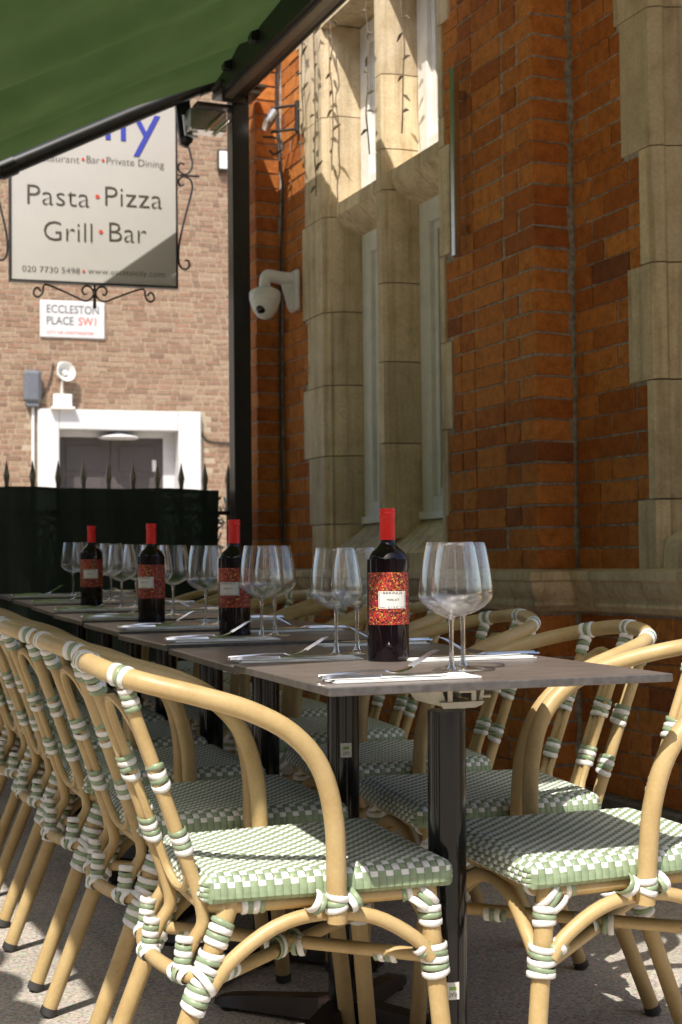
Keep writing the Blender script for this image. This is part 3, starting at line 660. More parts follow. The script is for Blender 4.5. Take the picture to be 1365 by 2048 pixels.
for s in (1, -1):      # right and left sides
    cx = lambda x: x if s > 0 else 1.862 - x
    up_ = [(1.392, 2.40), (1.405, 2.30), (1.435, 2.18), (1.448, 2.12), (1.435, 2.075), (1.405, 2.058), (1.378, 2.075), (1.372, 2.10), (1.388, 2.118), (1.405, 2.108)]
    dn_ = [(1.372, 2.02), (1.385, 1.998), (1.402, 2.005)]; dn2 = [(1.402, 2.005), (1.385, 1.995), (1.372, 2.015), (1.385, 2.040), (1.410, 2.046), (1.438, 2.030), (1.448, 1.99), (1.432, 1.92), (1.400, 1.80), (1.375, 1.68), (1.372, 1.60), (1.385, 1.56), (1.412, 1.553), (1.430, 1.575), (1.422, 1.60), (1.405, 1.598)]
    scroll(P3([(cx(x), z) for x, z in up_])); scroll(P3([(cx(x), z) for x, z in dn2]))
    m_ = MB(); m_.tube(P3([(cx(1.366), 2.052), (cx(1.485), 2.052)]), lambda u: .004 + .006 * max(0, u - .6), 6); part("finial", m_, M_IRON, sg)
for s in (1, -1):      # below
    cx = lambda x: .931 + s * (x - .931)
    scroll(P3([(cx(x), z) for x, z in [(1.205, 1.40), (1.220, 1.420), (1.238, 1.408), (1.238, 1.380), (1.215, 1.372), (1.195, 1.395), (1.185, 1.436), (1.12, 1.418), (1.04, 1.385), (.985, 1.362), (.955, 1.370), (.936, 1.400), (.95, 1.432), (.978, 1.438), (.995, 1.418), (.985, 1.395), (.970, 1.400)]]))
m_ = MB(); m_.tube(P3([(.931, 1.445), (.931, 1.36), (.931, 1.325)]), lambda u: .006 + .004 * u, 6); part("finial", m_, M_IRON, sg)
m_ = MB(); m_.box((.38, YS + .0, 2.80), (2.15, YS + .03, 2.83)); m_.tube([(.6, ys, 2.67), (.6, ys, 2.81)], .008, 6); m_.tube([(1.26, ys, 2.67), (1.26, ys, 2.81)], .008, 6); part("bracket_bar", m_, M_IRON, sg, False)

# ------------------------------------------------------------------ the building across the street
YF = 20.42
M_FF = M_FAC @ Matrix.Translation((0, YF, 0))
fb_ = thing("stock_brick_building", "pale brown brick building with white door surround beyond the railing", "building", M_FF)
fbx = []; z = -0.95
k = 0
while z < 7.6:
    pos = -1.0 + random.uniform(-.2, 0); i = k % 2
    while pos < 6.2:
        L = .215 if i % 2 == 0 else .1025
        L += random.uniform(-.004, .004)
        if not (pos + L > 1.767 and pos < 4.099 and z < 2.20) and not (pos + L < .9 or pos > 4.9): fbx.append((random.uniform(-.003, .003), .06, pos, pos + L, z + .007, z + COURSE - .007))
        pos += L + .014; i += 1
    z += COURSE; k += 1
m_ = MB(); f0 = .006
m_.box((-6, f0, -1.6), (1.80, .5, 8.5)); m_.box((4.07, f0, -1.6), (9, .5, 8.5)); m_.box((1.80, f0, 2.18), (4.07, .5, 8.5)); m_.box((1.8, .8, -1.6), (4.07, 1.2, 2.18))
fw_ = part("wall", m_, M_MORTARF, fb_, False)
def sfb(b): return -abs((b[2] + b[3]) / 2 - 2.9) - .8 * abs((b[4] + b[5]) / 2 - 2.9)
fbx2 = [(p0, p1, y0, y1, z0, z1) for (p0, p1, y0, y1, z0, z1) in fbx]
unitS = MB(); unitS.box((-.5, -.5, -.5), (.5, .5, .5), 0, .03); US = unitS.mesh("brick", M_STOCK, False)
srt = sorted(fbx2, key=sfb, reverse=True)
for (p0, p1, y0, y1, z0, z1) in srt[:300]:
    o = bpy.data.objects.new("brick", US); COL.objects.link(o); o.parent = fw_
    o.location = ((y0 + y1) / 2, (p0 + p1) / 2, (z0 + z1) / 2); o.scale = (y1 - y0, p1 - p0, z1 - z0)
m_ = MB()
for (p0, p1, y0, y1, z0, z1) in srt[300:]: m_.box((y0, p0, z0), (y1, p1, z1), 0, .003)
part("brickwork", m_, M_STOCK, fw_, False, kind="stuff")
m_ = MB(); m_.box((1.767, -.10, -1.2), (2.066, .34, 2.20), 0, .012); m_.box((3.768, -.10, -1.2), (4.099, .34, 2.20), 0, .012); m_.box((2.068, -.098, 1.92), (3.766, .34, 2.198), 0, .008); sr = part("door_surround", m_, M_WHITEPAINT, fb_)
m_ = MB(); m_.box((2.07, .26, 1.84), (3.766, .33, 1.918)); m_.box((3.60, .26, -1.2), (3.766, .33, 1.84)); part("door_frame", m_, M_WHITEPAINT, fb_, False)
for x0, x1 in ((2.07, 2.83), (2.838, 3.598)):
    m_ = MB(); m_.box((x0, .28, -1.2), (x1, .33, 1.838)); dd = part("door", m_, M_DOOR, fb_, False)
    for z0, z1 in ((-.9, -.05), (.05, 1.25), (1.35, 1.72)): m_ = MB(); m_.box((x0 + .12, .268, z0), (x1 - .12, .279, z1), 0, .004); part("door_panel", m_, M_DOOR, dd, False)
m_ = MB(); m_.box((3.44, .262, 1.35), (3.50, .279, 1.52), 0, .004); part("door_plate", m_, M_WHITEPL, fb_)
m_ = MB(); m_.lathe([(0, .06), (.05, .055), (.09, .02), (.28, -.02), (.30, -.035), (.26, -.05), (0, -.055)], 28); ob("ceiling_lamp", m_.mesh("ceiling_lamp", M_WHITEPAINT), None, M_FF @ Matrix.Translation((2.93, .10, 1.855)), "round white lamp under the head of the white doorway", "lamp")
m_ = MB(); m_.box((1.805, -.03, 3.225), (2.721, -.006, 3.760), 0, .012); sp = ob("street_sign", m_.mesh("street_sign", M_WHITEPAINT), None, M_FF, "white street name plate on the pale brick wall", "street sign")
yl = -.0325
for body, x0, x1, zb, h, mt, bo in (("ECCLESTON", 1.90, 2.635, 3.578, .115, M_INKG, .006), ("PLACE", 1.90, 2.28, 3.412, .115, M_INKG, .006), ("SW1", 2.345, 2.595, 3.412, .115, M_INKR, .006), ("CITY OF WESTMINSTER", 1.90, 2.56, 3.278, .040, M_INKR, 0)):
    ob("lettering", fit_text(body, x0, x1, zb, h, yl, mt, bold=bo), sp)
hs = thing("horn_speaker", "white horn loudspeaker on a white box above the doorway", "speaker", M_FF @ Matrix.Translation((2.10, 0, 2.25)))
m_ = MB(); m_.box((-.12, -.16, -.02), (.14, -.006, .16), 0, .01); m_.box((-.16, -.20, -.06), (.18, -.006, -.022), 0, .008); part("junction_box", m_, M_WHITEPL, hs)
m_ = MB(); m_.tube([(0, -.08, .16), (.01, -.09, .36)], .016, 8); part("stalk", m_, M_WHITEPL, hs)
m_ = MB(); m_.lathe([(.03, -.16), (.05, -.12), (.055, -.04), (.075, .0), (.13, .06), (.145, .075), (.135, .08), (.06, .0), (.03, -.02)], 24); hr = part("horn", m_, M_WHITEPL, hs, mw=Matrix.Translation((.03, -.12, .46)) @ Matrix.Rotation(radians(20), 4, 'Z') @ Matrix.Rotation(radians(80), 4, 'X'))
m_ = MB(); m_.lathe([(0, .05), (.035, .045), (.045, .0), (.03, -.02)], 16); part("horn_core", m_, M_WHITEPL, hr)
m_ = MB(); m_.box((-.05, -.10, .50), (.07, .0, .62), 0, .02); part("driver", m_, M_WHITEPL, hs)
gl_ = thing("wall_lantern", "grey rounded box lantern on the brick left of the doorway", "lamp", M_FF @ Matrix.Translation((1.695, 0, 2.50)))
m_ = MB(); m_.box((-.125, -.16, -.22), (.12, -.012, .24), 0, .045); part("lantern_body", m_, M_GREYPL, gl_)
m_ = MB(); m_.box((-.09, -.13, -.275), (.09, -.02, -.222), 0, .01); part("lantern_base", m_, M_GREYPL, gl_)
m_ = MB(); m_.tube([(1.705, -.04, 2.22), (1.705, -.04, 1.95), (1.702, -.04, -1.1)], .022, 8); ob("conduit_pipe", m_.mesh("conduit_pipe", M_WHITEPL), None, M_FF, "pale vertical conduit pipe below the grey lantern", "pipe")
m_ = MB(); m_.tube([(1.83, -.02, 2.35), (1.90, -.02, 2.50), (1.96, -.02, 2.68), (1.99, -.02, 2.86)], .009, 6, smooth=4); ob("lantern_cable", m_.mesh("lantern_cable", M_IRON), None, M_FF, "short dark cable slanting up from the grey lantern", "cable")
m_ = MB(); m_.tube([(4.12, -.02, 1.90), (4.20, -.02, 1.80), (4.40, -.02, 1.76), (4.75, -.02, 1.77)], .012, 6, smooth=4); ob("wall_wire", m_.mesh("wall_wire", M_IRON), None, M_FF, "thin wire on the pale brick right of the white surround", "cable")
wl = thing("wall_light", "small cream wall light in a dark frame on the pale brick high beside the post", "lamp", M_FF @ Matrix.Translation((4.455, 0, 5.93)))
m_ = MB(); m_.box((-.075, -.10, -.16), (.075, -.006, .16), 0, .01); part("housing", m_, M_IRON, wl)
m_ = MB(); m_.box((-.058, -.112, -.13), (.058, -.102, .13), 0, .004); part("lamp_face", m_, M_LABELW, wl)

# ------------------------------------------------------------------ houses around the street, added out of view to be mirrored in glass and lacquer
M_HOUSE = basic("house_stucco", (0.42, 0.34, 0.26), 0.9, var=0.12, scale=3)
for c0, y0, y1, hh, rz, lab in ((-9.5, -15, -6.5, 9.5, 0, "tall stuccoed house across the street, far behind the camera"), (-9.5, -5.6, 1.6, 8.0, 0, "lower stuccoed house across the street, left of the camera"), (-9.5, 3.0, 10.5, 10.0, 0, "tall stuccoed house across the street, level with the tables"),
                              (-1.5, -9, -1.5, 8.5, pi / 2, "stuccoed house at the street end behind the camera, left of the gap"), (7.6, -9, -1.5, 9.5, pi / 2, "stuccoed house at the street end behind the camera, right of the gap")):
    h_ = thing("reflection_house", lab, "house", M_WALL @ Matrix.Translation((c0, y0, -1.2)) @ Matrix.Rotation(rz, 4, 'Z'), "houses around the street")
    m_ = MB(); m_.box((-6, 0, 0), (0, y1 - y0, hh + 1.2)); part("wall", m_, M_HOUSE, h_, False)
    m_ = MB(); m_.prism([(-6.3, hh + 1.21), (.35, hh + 1.21), (-3, hh + 3.4)], -.1, y1 - y0 + .1, 'y'); part("roof", m_, M_GREYPL, h_, False)
    for i in range(3):
        for z in (1.4, 4.4, 7.2):
            if z > hh - 1: continue
            yy = (y1 - y0) * (i + .5) / 3
            m_ = MB(); m_.box((.004, yy - .55, z), (.06, yy + .55, z + 1.7), 0, .01); w_ = part("window", m_, M_WHITEPAINT, h_); m_ = MB(); m_.box((.061, yy - .47, z + .08), (.066, yy + .47, z + 1.62)); part("pane", m_, M_PANE, w_, False)

# ------------------------------------------------------------------ tables
TH = 0.735; PIT = 0.5; TW = 0.567
def build_table():
    P = []
    m_ = MB(); m_.box((0, .003, -.0125), (TW, PIT - .003, 0), 0, .0015)
    me = m_.mesh("table_top", [M_TABLE, M_EDGE], False)
    for p in me.polygons:
        if abs(p.normal.z) < .5 or p.normal.z < 0: p.material_index = 1
    P.append(("table_top", me, []))
    cx, cy = TW / 2 + .010, PIT / 2
    m_ = MB(); m_.tube([(cx, cy, -TH + .05), (cx, cy, -.0585)], .0315, 28); 
    st = MB(); vs = []; fs = []; n = 8
    for i in range(n + 1):
        a = radians(-120 + 40 * i / n)
        for z_ in (-.523, -.495): vs.append((cx + .0322 * cos(a), cy + .0322 * sin(a), z_))
    for i in range(n): fs.append((i * 2, i * 2 + 2, i * 2 + 3, i * 2 + 1))
    st.add(vs, fs)
    def cyl(p):      # printed matter wrapped on the pole
        a = radians(-100) + p[0] / .0326; return (cx + .0326 * cos(a), cy + .0326 * sin(a), p[2])
    gr = MB(); vs = [cyl((-.006 + .012 * i / 3, 0, z_)) for i in range(4) for z_ in (-.5075, -.5020)]
    gr.add(vs, [(i * 2, i * 2 + 2, i * 2 + 3, i * 2 + 1) for i in range(3)])
    tx = fit_text("FLAT", .0065, -.0065, -.5115, -.0065, 0, M_INKG, fn=cyl)
    P.append(("pole", m_.mesh("pole", M_BLACKGLOSS), [("sticker", st.mesh("sticker", M_STICK)), ("sticker_mark", gr.mesh("sticker_mark", M_LIME)), ("lettering", tx)]))
    # tilting mount under the top
    m_ = MB()
    m_.prism([(cx - .056, -.0135), (cx - .050, -.038), (cx - .036, -.055), (cx - .024, -.0585), (cx - .022, -.0505), (cx - .026, -.040), (cx - .032, -.0135)], cy - .046, cy + .046, 'y')
    m_.prism([(cx + .046, -.0135), (cx + .050, -.0135), (cx + .044, -.050), (cx + .036, -.0505)], cy - .046, cy + .046, 'y')
    m_.prism([(cx - .0335, -.0505), (cx + .044, -.0505), (cx + .040, -.056), (cx + .028, -.0605), (cx - .028, -.0605)], cy - .052, cy - .0465, 'y'); m_.box((cx - .0215, cy - .0455, -.058), (cx + .034, cy + .045, -.0515))
    m_.box((cx - .075, cy - .06, -.0170), (cx + .075, cy + .06, -.0132))
    m_.box((cx - .020, cy - .050, -.050), (cx - .012, cy - .0472, -.0172)); m_.box((cx + .022, cy - .050, -.050), (cx + .030, cy - .0472, -.0172))
    m_.box((cx - .002, cy - .055, -.036), (cx + .020, cy - .02, -.0325)); m_.tube([(cx + .045, cy - .04, -.044), (cx + .060, cy - .04, -.044)], .0025, 8)
    m_.box((cx - .0225, cy + .02, -.050), (cx + .040, cy + .024, -.0172))
    m_.box((cx - .19, cy - .10, -.0165), (cx - .12, cy - .085, -.0128)); m_.tube([(cx - .16, cy - .09, -.0165), (cx - .16, cy - .09, -.024)], .007, 8)
    m_.box((cx + .06, cy - .16, -.0165), (cx + .20, cy - .13, -.0128)); m_.tube([(cx + .14, cy - .145, -.0165), (cx + .14, cy - .145, -.023)], .007, 8)
    P.append(("tilting_mount", m_.mesh("tilting_mount", M_BEIGE), []))
    m_ = MB()
    for a in range(4):
        an = radians(45 + 90 * a); d_ = Vector((cos(an), sin(an), 0)); s_ = Vector((-sin(an), cos(an), 0)); c0 = Vector((cx, cy, -TH)); R_ = .285
        prof = [(0.0, .030, .058, .020), (.05, .028, .054, .012), (.20, .024, .038, .010), (.26, .024, .030, .010), (R_, .018, .022, .012)]
        vs = []
        for l, hw, zt, zb in prof:
            for q, z_ in ((-hw, zb), (-hw * .75, zt), (hw * .75, zt), (hw, zb)): vs.append(c0 + d_ * l + s_ * q + Vector((0, 0, z_)))
        fs = [(i * 4 + k_, i * 4 + (k_ + 1) % 4, (i + 1) * 4 + (k_ + 1) % 4, (i + 1) * 4 + k_) for i in range(4) for k_ in range(4)] + [(16, 17, 18, 19)]
        m_.add(vs, fs); p = c0 + d_ * .255; m_.tube([p + Vector((0, 0, .0005)), p + Vector((0, 0, .014))], .02, 12)
    P.append(("cross_base", m_.mesh("cross_base", M_BASE), []))
    return P
def spawn(tmpl, root):
    for name, me, subs in tmpl:
        o = ob(name, me, root)
        for s in subs: ob(s[0], s[1], o)
ORD = ["nearest", "second", "third", "fourth", "fifth", "sixth", "seventh", "farthest"]
TT = build_table()
TILT = [(.013, .7), (.001, .25), (.0055, .95), (.003, .6), (.003, .6), (.002, .1), (.005, .3), (.008, .3)]
tz = []; TM = []
for k in range(8):
    zt = TH + TILT[k][0]; tz.append(zt)
    lab = "%s table of the row, brown top on black pole with cross base" % ORD[k] if k else "nearest table of the row, its brown top partly in sunlight"
    tx_ = [.0, .003, -.002, .002, -.003, .0, .003, -.002][k]
    TM.append(row(tx_, PIT * k, zt) @ Matrix.Rotation(radians(-TILT[k][1]), 4, 'X'))
    t_ = thing("dining_table", lab, "table", TM[k], "tables pushed together in one row"); spawn(TT, t_)
    # the top tilts on its mount, pole and base stay upright on the pavement
    for ch in t_.children:
        if k and ch.name.split('.')[0] == "pole":
            for sb in ch.children: sb.location.z += .32
        if ch.name.split('.')[0] in ("cross_base", "pole"): ch.matrix_local = Matrix.Rotation(radians(TILT[k][1]), 4, 'X') @ Matrix.Translation((0, 0, -TILT[k][0]))

# ------------------------------------------------------------------ chairs
def build_chair():
    P = []; R_ = random.Random(11)
    def add(name, mb, mats, subs=(), smooth=True, ang=40): P.append((name, mb.mesh(name, mats, smooth, ang), list(subs)))
    ZS = .452; HW, HB, HD = .187, .172, .205
    # ---- woven seat
    def outline(u, v):   # u -1..1 left-right, v -1..1 back-front -> x,y with rounded corners
        y = v * HD; x = u * (HB + (HW - HB) * (v + 1) / 2)
        k = .93
        cu = max(0, abs(u) - k) / (1 - k); cv = max(0, abs(v) - k) / (1 - k)
        q = 1 - .028 * (cu * cv) - (.035 * max(0, -v) * u * u if v < 0 else 0)
        return x * q, y * (1 - .02 * cu * cv - (.06 * max(0, -v) ** 4 * u * u))
    nu, nv = 31, 32
    wv = MB()
    def surf(u, v):
        x, y = outline(u, v); e_ = max(abs(u), abs(v)); drop = .011 * max(0, (e_ - .86) / .14) ** 2
        dome = -.006 * (1 - u * u) * (1 - v * v)
        return Vector((x, y, ZS - drop + dome))
    def patch(c00, c10, c11, c01, nrm, mat, h=.0022, gap=.06):
        c = (c00 + c10 + c11 + c01) / 4
        A = [c + (p - c) * (1 - gap) for p in (c00, c10, c11, c01)]; B = [c + (p - c) * .52 + nrm * h for p in (c00, c10, c11, c01)]
        A = [a - nrm * .0010 for a in A]
        wv.add(A + B, [(0, 1, 5, 4), (1, 2, 6, 5), (2, 3, 7, 6), (3, 0, 4, 7), (4, 5, 6, 7)], mat)
    up_ = Vector((0, 0, 1))
    for i in range(nu):
        for j in range(nv):
            u0, u1 = -1 + 2 * i / nu, -1 + 2 * (i + 1) / nu; v0, v1 = -1 + 2 * j / nv, -1 + 2 * (j + 1) / nv
            wm = 0 if (i + j) % 2 == 0 else 1
            patch(surf(u0, v0), surf(u1, v0), surf(u1, v1), surf(u0, v1), up_, wm)
    rows_ = 4; TK = .032
    def side(edge, n, checker):
        for i in range(n):
            for r in range(rows_):
                def pt(a, q):
                    uv = {'f': (a, 1), 'b': (a, -1), 'l': (-1, a), 'r': (1, a)}[edge]; p = surf(*uv)
                    o = {'f': (0, 1), 'b': (0, -1), 'l': (-1, 0), 'r': (1, 0)}[edge]; t_ = q / rows_
                    out = (.006 * sin(min(1, t_ * 1.25) * pi / 2) - .010 * max(0, t_ - .75) / .25) * (1 - a ** 10)
                    return Vector((p.x + o[0] * out, p.y + o[1] * out, p.z - TK * t_))
                a0, a1 = -1 + 2 * i / n, -1 + 2 * (i + 1) / n
                nr = Vector({'f': (0, 1, 0), 'b': (0, -1, 0), 'l': (-1, 0, 0), 'r': (1, 0, 0)}[edge])
                if checker:
                    end = i == 0 or i == n - 1
                    c = [pt(a0, r), pt(a1, r), pt(a1, r + 1), pt(a0, r + 1)]; mt = 0 if ((i + r) % 2 == 0 and not end) else 1
                    if edge == 'f': c = c[::-1]
                    patch(*c, nr, mt)
                elif r == 0:
                    c0, c1 = [pt(a0, q) for q in range(rows_ + 1)], [pt(a1, q) for q in range(rows_ + 1)]
                    for q in range(rows_):
                        A = [c0[q], c1[q], c1[q + 1], c0[q + 1]]
                        if edge == 'l': A = A
                        m0 = A[0].lerp(A[1], .22) + nr * .0017; m1 = A[0].lerp(A[1], .78) + nr * .0017; m2 = A[3].lerp(A[2], .78) + nr * .0017; m3 = A[3].lerp(A[2], .22) + nr * .0017
                        b0 = A[0].lerp(A[1], .01); b1 = A[0].lerp(A[1], .99); b2 = A[3].lerp(A[2], .99); b3 = A[3].lerp(A[2], .01)
                        wv.add([b0, m0, m1, b1, b3, m3, m2, b2], [(0, 1, 5, 4), (1, 2, 6, 5), (2, 3, 7, 6)], 0 if (q == 0 and i % 2) else 1)
    side('f', nu, True); side('b', nu, True); side('l', nv, False); side('r', nv, False)
    ul = MB(); vs = []; fs = []; n = 40
    def rim(t_):
        s = t_ * 4
        if s < 1: return (-1 + 2 * s, -1)
        if s < 2: return (1, -1 + 2 * (s - 1))
        if s < 3: return (1 - 2 * (s - 2), 1)
        return (-1, 1 - 2 * (s - 3))
    for lev, ins, dz in ((0, .985, -.004), (1, .99, -.012), (2, .985, -.0305), (3, .94, -.032)):
        for i in range(n): p = surf(*rim(i / n)); vs.append((p.x * ins, p.y * ins, p.z + dz if lev else ZS - .012))
    for l in range(3):
        for i in range(n): fs.append((l * n + i, l * n + (i + 1) % n, (l + 1) * n + (i + 1) % n, (l + 1) * n + i))
    fs += [tuple(range(n))[::-1], tuple(range(3 * n, 4 * n))]; ul.add(vs, fs)
    P.append(("seat", ul.mesh("seat", M_SEATB), [("weave", wv.mesh("weave", [M_WHITE, M_GREEN], True, 80))]))
    # ---- frame
    fr = .0135; fz = ZS - .0365 - fr
    m_ = MB(); A = [(-.150, -.165), (-.160, .0), (-.168, .150), (-.155, .172), (.155, .172), (.168, .150), (.160, .0), (.150, -.165), (.12, -.188), (-.12, -.188)]
    m_.tube([(x, y, fz) for x, y in A], fr, 10, closed=True); add("seat_frame", m_, M_CANE)
    LR = .0156
    legs = {}
    for s in (1, -1):
        legs['f', s] = (Vector((s * .166, .166, fz + .012)), Vector((s * .180, .205, 0.008)))
        legs['r', s] = (Vector((s * .150, -.150, fz + .012)), Vector((s * .160, -.308, 0.008)))
    for key, (a, b) in legs.items():
        m_ = MB(); m_.tube([a, a.lerp(b, .5), b], LR, 12); cp = MB(); dn = (b - a).normalized(); cp.tube([b - dn * .012, b + dn * .003, b + dn * .006], lambda u: LR + .0012 if u < .9 else LR * .8, 12)
        P.append(("leg", m_.mesh("leg", M_CANE), [("foot_cap", cp.mesh("foot_cap", M_CAP))]))
    # ---- arm and back rail
    rail = [(.196, .004, fz - .030), (.199, .002, .43), (.206, -.004, .53), (.213, -.028, .612), (.216, -.075, .667), (.212, -.140, .703), (.196, -.215, .727), (.168, -.280, .744), (.120, -.325, .757), (.06, -.343, .765), (0, -.347, .767)]
    full = rail + [(-x, y, z_) for x, y, z_ in rail[:-1][::-1]]
    RR = .0156
    m_ = MB(); m_.tube(full, RR, 14, smooth=4); add("arm_rail", m_, M_CANE)
    RC = catmull(full, 8)
    def rail_at(x):   # point on the back part of the rail nearest to x
        best = min((p for p in RC if p.z > .735), key=lambda p: abs(p.x - x)); i = RC.index(best); return best, (RC[i + 1] - RC[i - 1]).normalized()
    # ---- back: uprights and long oval loops
    def backy(x, z_):
        tp = rail_at(max(-.13, min(.13, x)))[0]; t_ = (tp.z - z_) / (tp.z - .40); return tp.y + (.135 - .35 * x * x) * min(1, t_) ** .92
    UX = (.132, 0, -.132)
    ringp = [(.158, -.165, .300), (.158, -.190, .300), (.142, -.218, .300), (.08, -.238, .300), (0, -.246, .300)]
    ringf = ringp + [(-x, y, z_) for x, y, z_ in ringp[:-1][::-1]]
    m_ = MB(); m_.tube(ringf, .0115, 10, smooth=4); add("lower_ring", m_, M_CANE)
    RG = catmull(ringf, 8)
    for x in UX:
        tp = rail_at(x)[0]; rb = min(RG, key=lambda p: abs(p.x - x) + (0 if p.y < -.19 else 1))
        pts = [tp, (x, backy(x, .70), .70), (x, backy(x, .60), .60), (x, backy(x, .50), .50), (x, backy(x, .42), .42), (x * .98, backy(x, .40) + .002, .375), (x * .97, rb.y * .5 + (backy(x, .40)) * .5 + .004, .348), (x * .96, rb.y + .006, .318), (rb.x, rb.y, rb.z - .006)]
        m_ = MB(); m_.tube(pts, .0105, 10, smooth=4); add("upright", m_, M_CANE)
    for s in (1, -1):
        x0, x1 = s * .019, s * .113; zt, zb = .716, .405; rd = abs(x1 - x0) / 2; xc = (x0 + x1) / 2; pts = []
        for i in range(9): a = pi * i / 8; pts.append((xc + s * rd * cos(a) * -1, zt - rd + rd * sin(a)))
        for q in (.62, .56, .50): pts.append((x1, q))
        for i in range(9): a = pi * i / 8; pts.append((xc + s * rd * cos(a), zb + rd - rd * sin(a) * .8))
        for q in (.50, .56, .62): pts.append((x0, q))
        m_ = MB(); m_.tube([(x, backy(x, z_) + .004, z_) for x, z_ in pts], .0072, 8, closed=True); add("back_loop", m_, M_CANE)
    # ---- stretchers and arched braces
    def on(key, z_): a, b = legs[key]; t_ = (a.z - z_) / (a.z - b.z); return a.lerp(b, t_)
    zx = .285
    m_ = MB(); m_.tube([on(('r', 1), zx), on(('f', -1), zx - .004)], .0108, 10); add("stretcher", m_, M_CANE)
    m_ = MB(); m_.tube([on(('r', -1), zx + .012), on(('f', 1), zx + .010)], .0108, 10); add("stretcher", m_, M_CANE)
    xc = (on(('r', 1), zx) + on(('f', -1), zx) + on(('r', -1), zx) + on(('f', 1), zx)) / 4
    for s in (1, -1):
        a = on(('r', s), .285); b = on(('f', s), .298); o = Vector((s * .012, 0, 0))
        m_ = MB(); m_.tube([a + o + Vector((0, .01, -.006)), a.lerp(b, .12) + o + Vector((0, 0, .036)), a.lerp(b, .30) + o + Vector((0, 0, .078)), a.lerp(b, .5) + o + Vector((0, 0, .090)), a.lerp(b, .72) + o + Vector((0, 0, .075)), a.lerp(b, .9) + o + Vector((0, 0, .034)), b + o + Vector((0, -.01, 0))], .0115, 10, smooth=4); add("brace", m_, M_CANE)
    a = on(('f', 1), .298); b = on(('f', -1), .298); o = Vector((0, .010, 0))
    m_ = MB(); m_.tube([a + o, a.lerp(b, .1) + o + Vector((0, 0, .034)), a.lerp(b, .3) + o + Vector((0, -.006, .075)), a.lerp(b, .5) + o + Vector((0, -.008, .088)), a.lerp(b, .7) + o + Vector((0, -.006, .075)), a.lerp(b, .9) + o + Vector((0, 0, .034)), b + o], .0115, 10, smooth=4); add("brace", m_, M_CANE)
    # ---- bindings
    BWD = .0102
    def bind(sets):
        m_ = MB()
        for c, ax, u, n, ra, rb, mo in sets:
            c = Vector(c); ax = Vector(ax).normalized()
            for i in range(n):
                tl = Vector((R_.uniform(-.10, .10), R_.uniform(-.10, .10), R_.uniform(-.10, .10)))
                m_.ring(c + ax * (i - (n - 1) / 2) * BWD, ax + tl * 1.5, u, ra + R_.uniform(0, .0006), rb + R_.uniform(0, .0006), BWD * (1.10 if (i + mo) % 2 == 0 else .93), .0021 if (i + mo) % 2 == 0 else .0018, (i + mo) % 2)
        add("binding", m_, [M_WHITE, M_GREEN], ang=60)
    X = Vector((1, 0, 0))
    for x in UX:
        tp, tn = rail_at(x); dn = (Vector((x, backy(x, .66), .66)) - tp).normalized()
        w2 = .0135 if x else .016
        bind([(tp, tn, (0, 0, 1), 3, RR, RR, 0), (tp + dn * .036, dn, X, 4, w2, .0115, 0)])
    for z_ in (.600, .500):
        for x in UX:
            p = Vector((x, backy(x, z_) + .002, z_)); ax = Vector((0, backy(x, z_ + .03) - backy(x, z_ - .03), .06))
            if x == 0: bind([((x, p.y, z_), ax, X, 4, .0275, .0125, 0)])
            else: bind([((x - math.copysign(.0075, x), p.y, z_), ax, X, 4, .0205, .0125, 0)])
    for x in UX:
        rb = min(RG, key=lambda p: abs(p.x - x) + (0 if p.y < -.19 else 1)); i = RG.index(rb); tn = (RG[i + 1] - RG[i - 1]).normalized()
        bind([((x * .965, rb.y + .004, rb.z + .030), (0, .10, 1), X, 5, .0125, .0125, 0), (rb - tn * .013, tn + Vector((0, 0, .5)), (0, 0, 1), 1, .013, .015, 0), (rb + tn * .013, tn + Vector((0, 0, -.5)), (0, 0, 1), 1, .013, .015, 0), (rb, tn, (0, 0, 1), 1, .0135, .0155, 1)])
    for s in (1, -1):
        a, b = legs['r', s]; ax = (a - b).normalized()
        bind([(on(('r', s), .292), ax, X, 9, LR + .0075, LR + .003, 0), (on(('r', s), .292) + Vector((s * .004, .0, 0)), ax + Vector((0, 1.2, 0)), X, 1, LR + .013, LR + .009, 0)])
        bind([(on(('r', s), .362), ax, X, 4, LR + .002, LR + .002, 0), ((s * .152, -.118, fz), (s * .06, 1, 0), X, 4, fr + .001, fr + .001, 0)])
        a, b = legs['f', s]; ax = (a - b).normalized()
        bind([(on(('f', s), .292), ax, X, 5, LR + .006, LR + .006, 0), (on(('f', s), .306) + Vector((s * .008, -.022, .006)), (0, 1, -.8), X, 2, .013, .013, 0)])
        bind([(on(('f', s), .362), ax, X, 3, LR + .002, LR + .002, 0), ((s * .165, .128, fz), (0, 1, .25 * s), X, 2, fr + .001, fr + .001, 1), (on(('f', s), .388) + Vector((0, -.010, 0)), (0, 1, 1.1), X, 3, LR + .003, LR + .009, 0), ((s * .128, .172, fz), (1, 0, 0), (0, 0, 1), 2, fr + .001, fr + .001, 0)])
        pc = Vector((s * .181, .003, fz)); 
        bind([(pc + Vector((0, .028, 0)), (0, 1, .55), X, 2, .029, .017, 0), (pc + Vector((0, -.028, 0)), (0, 1, -.55), X, 2, .029, .017, 0), ((s * .197, .003, fz + .004), (0, .25, 1), X, 2, RR + .001, RR + .001, 1), ((s * .197, .003, fz - .008), (0, -.3, 1), X, 1, RR + .001, RR + .001, 0)])
    d1 = (on(('r', 1), zx) - on(('f', -1), zx)).normalized(); d2 = (on(('r', -1), zx) - on(('f', 1), zx)).normalized(); c = Vector((0, (on(('r', 1), zx).y + on(('f', 1), zx).y) / 2 - .005, zx + .005))
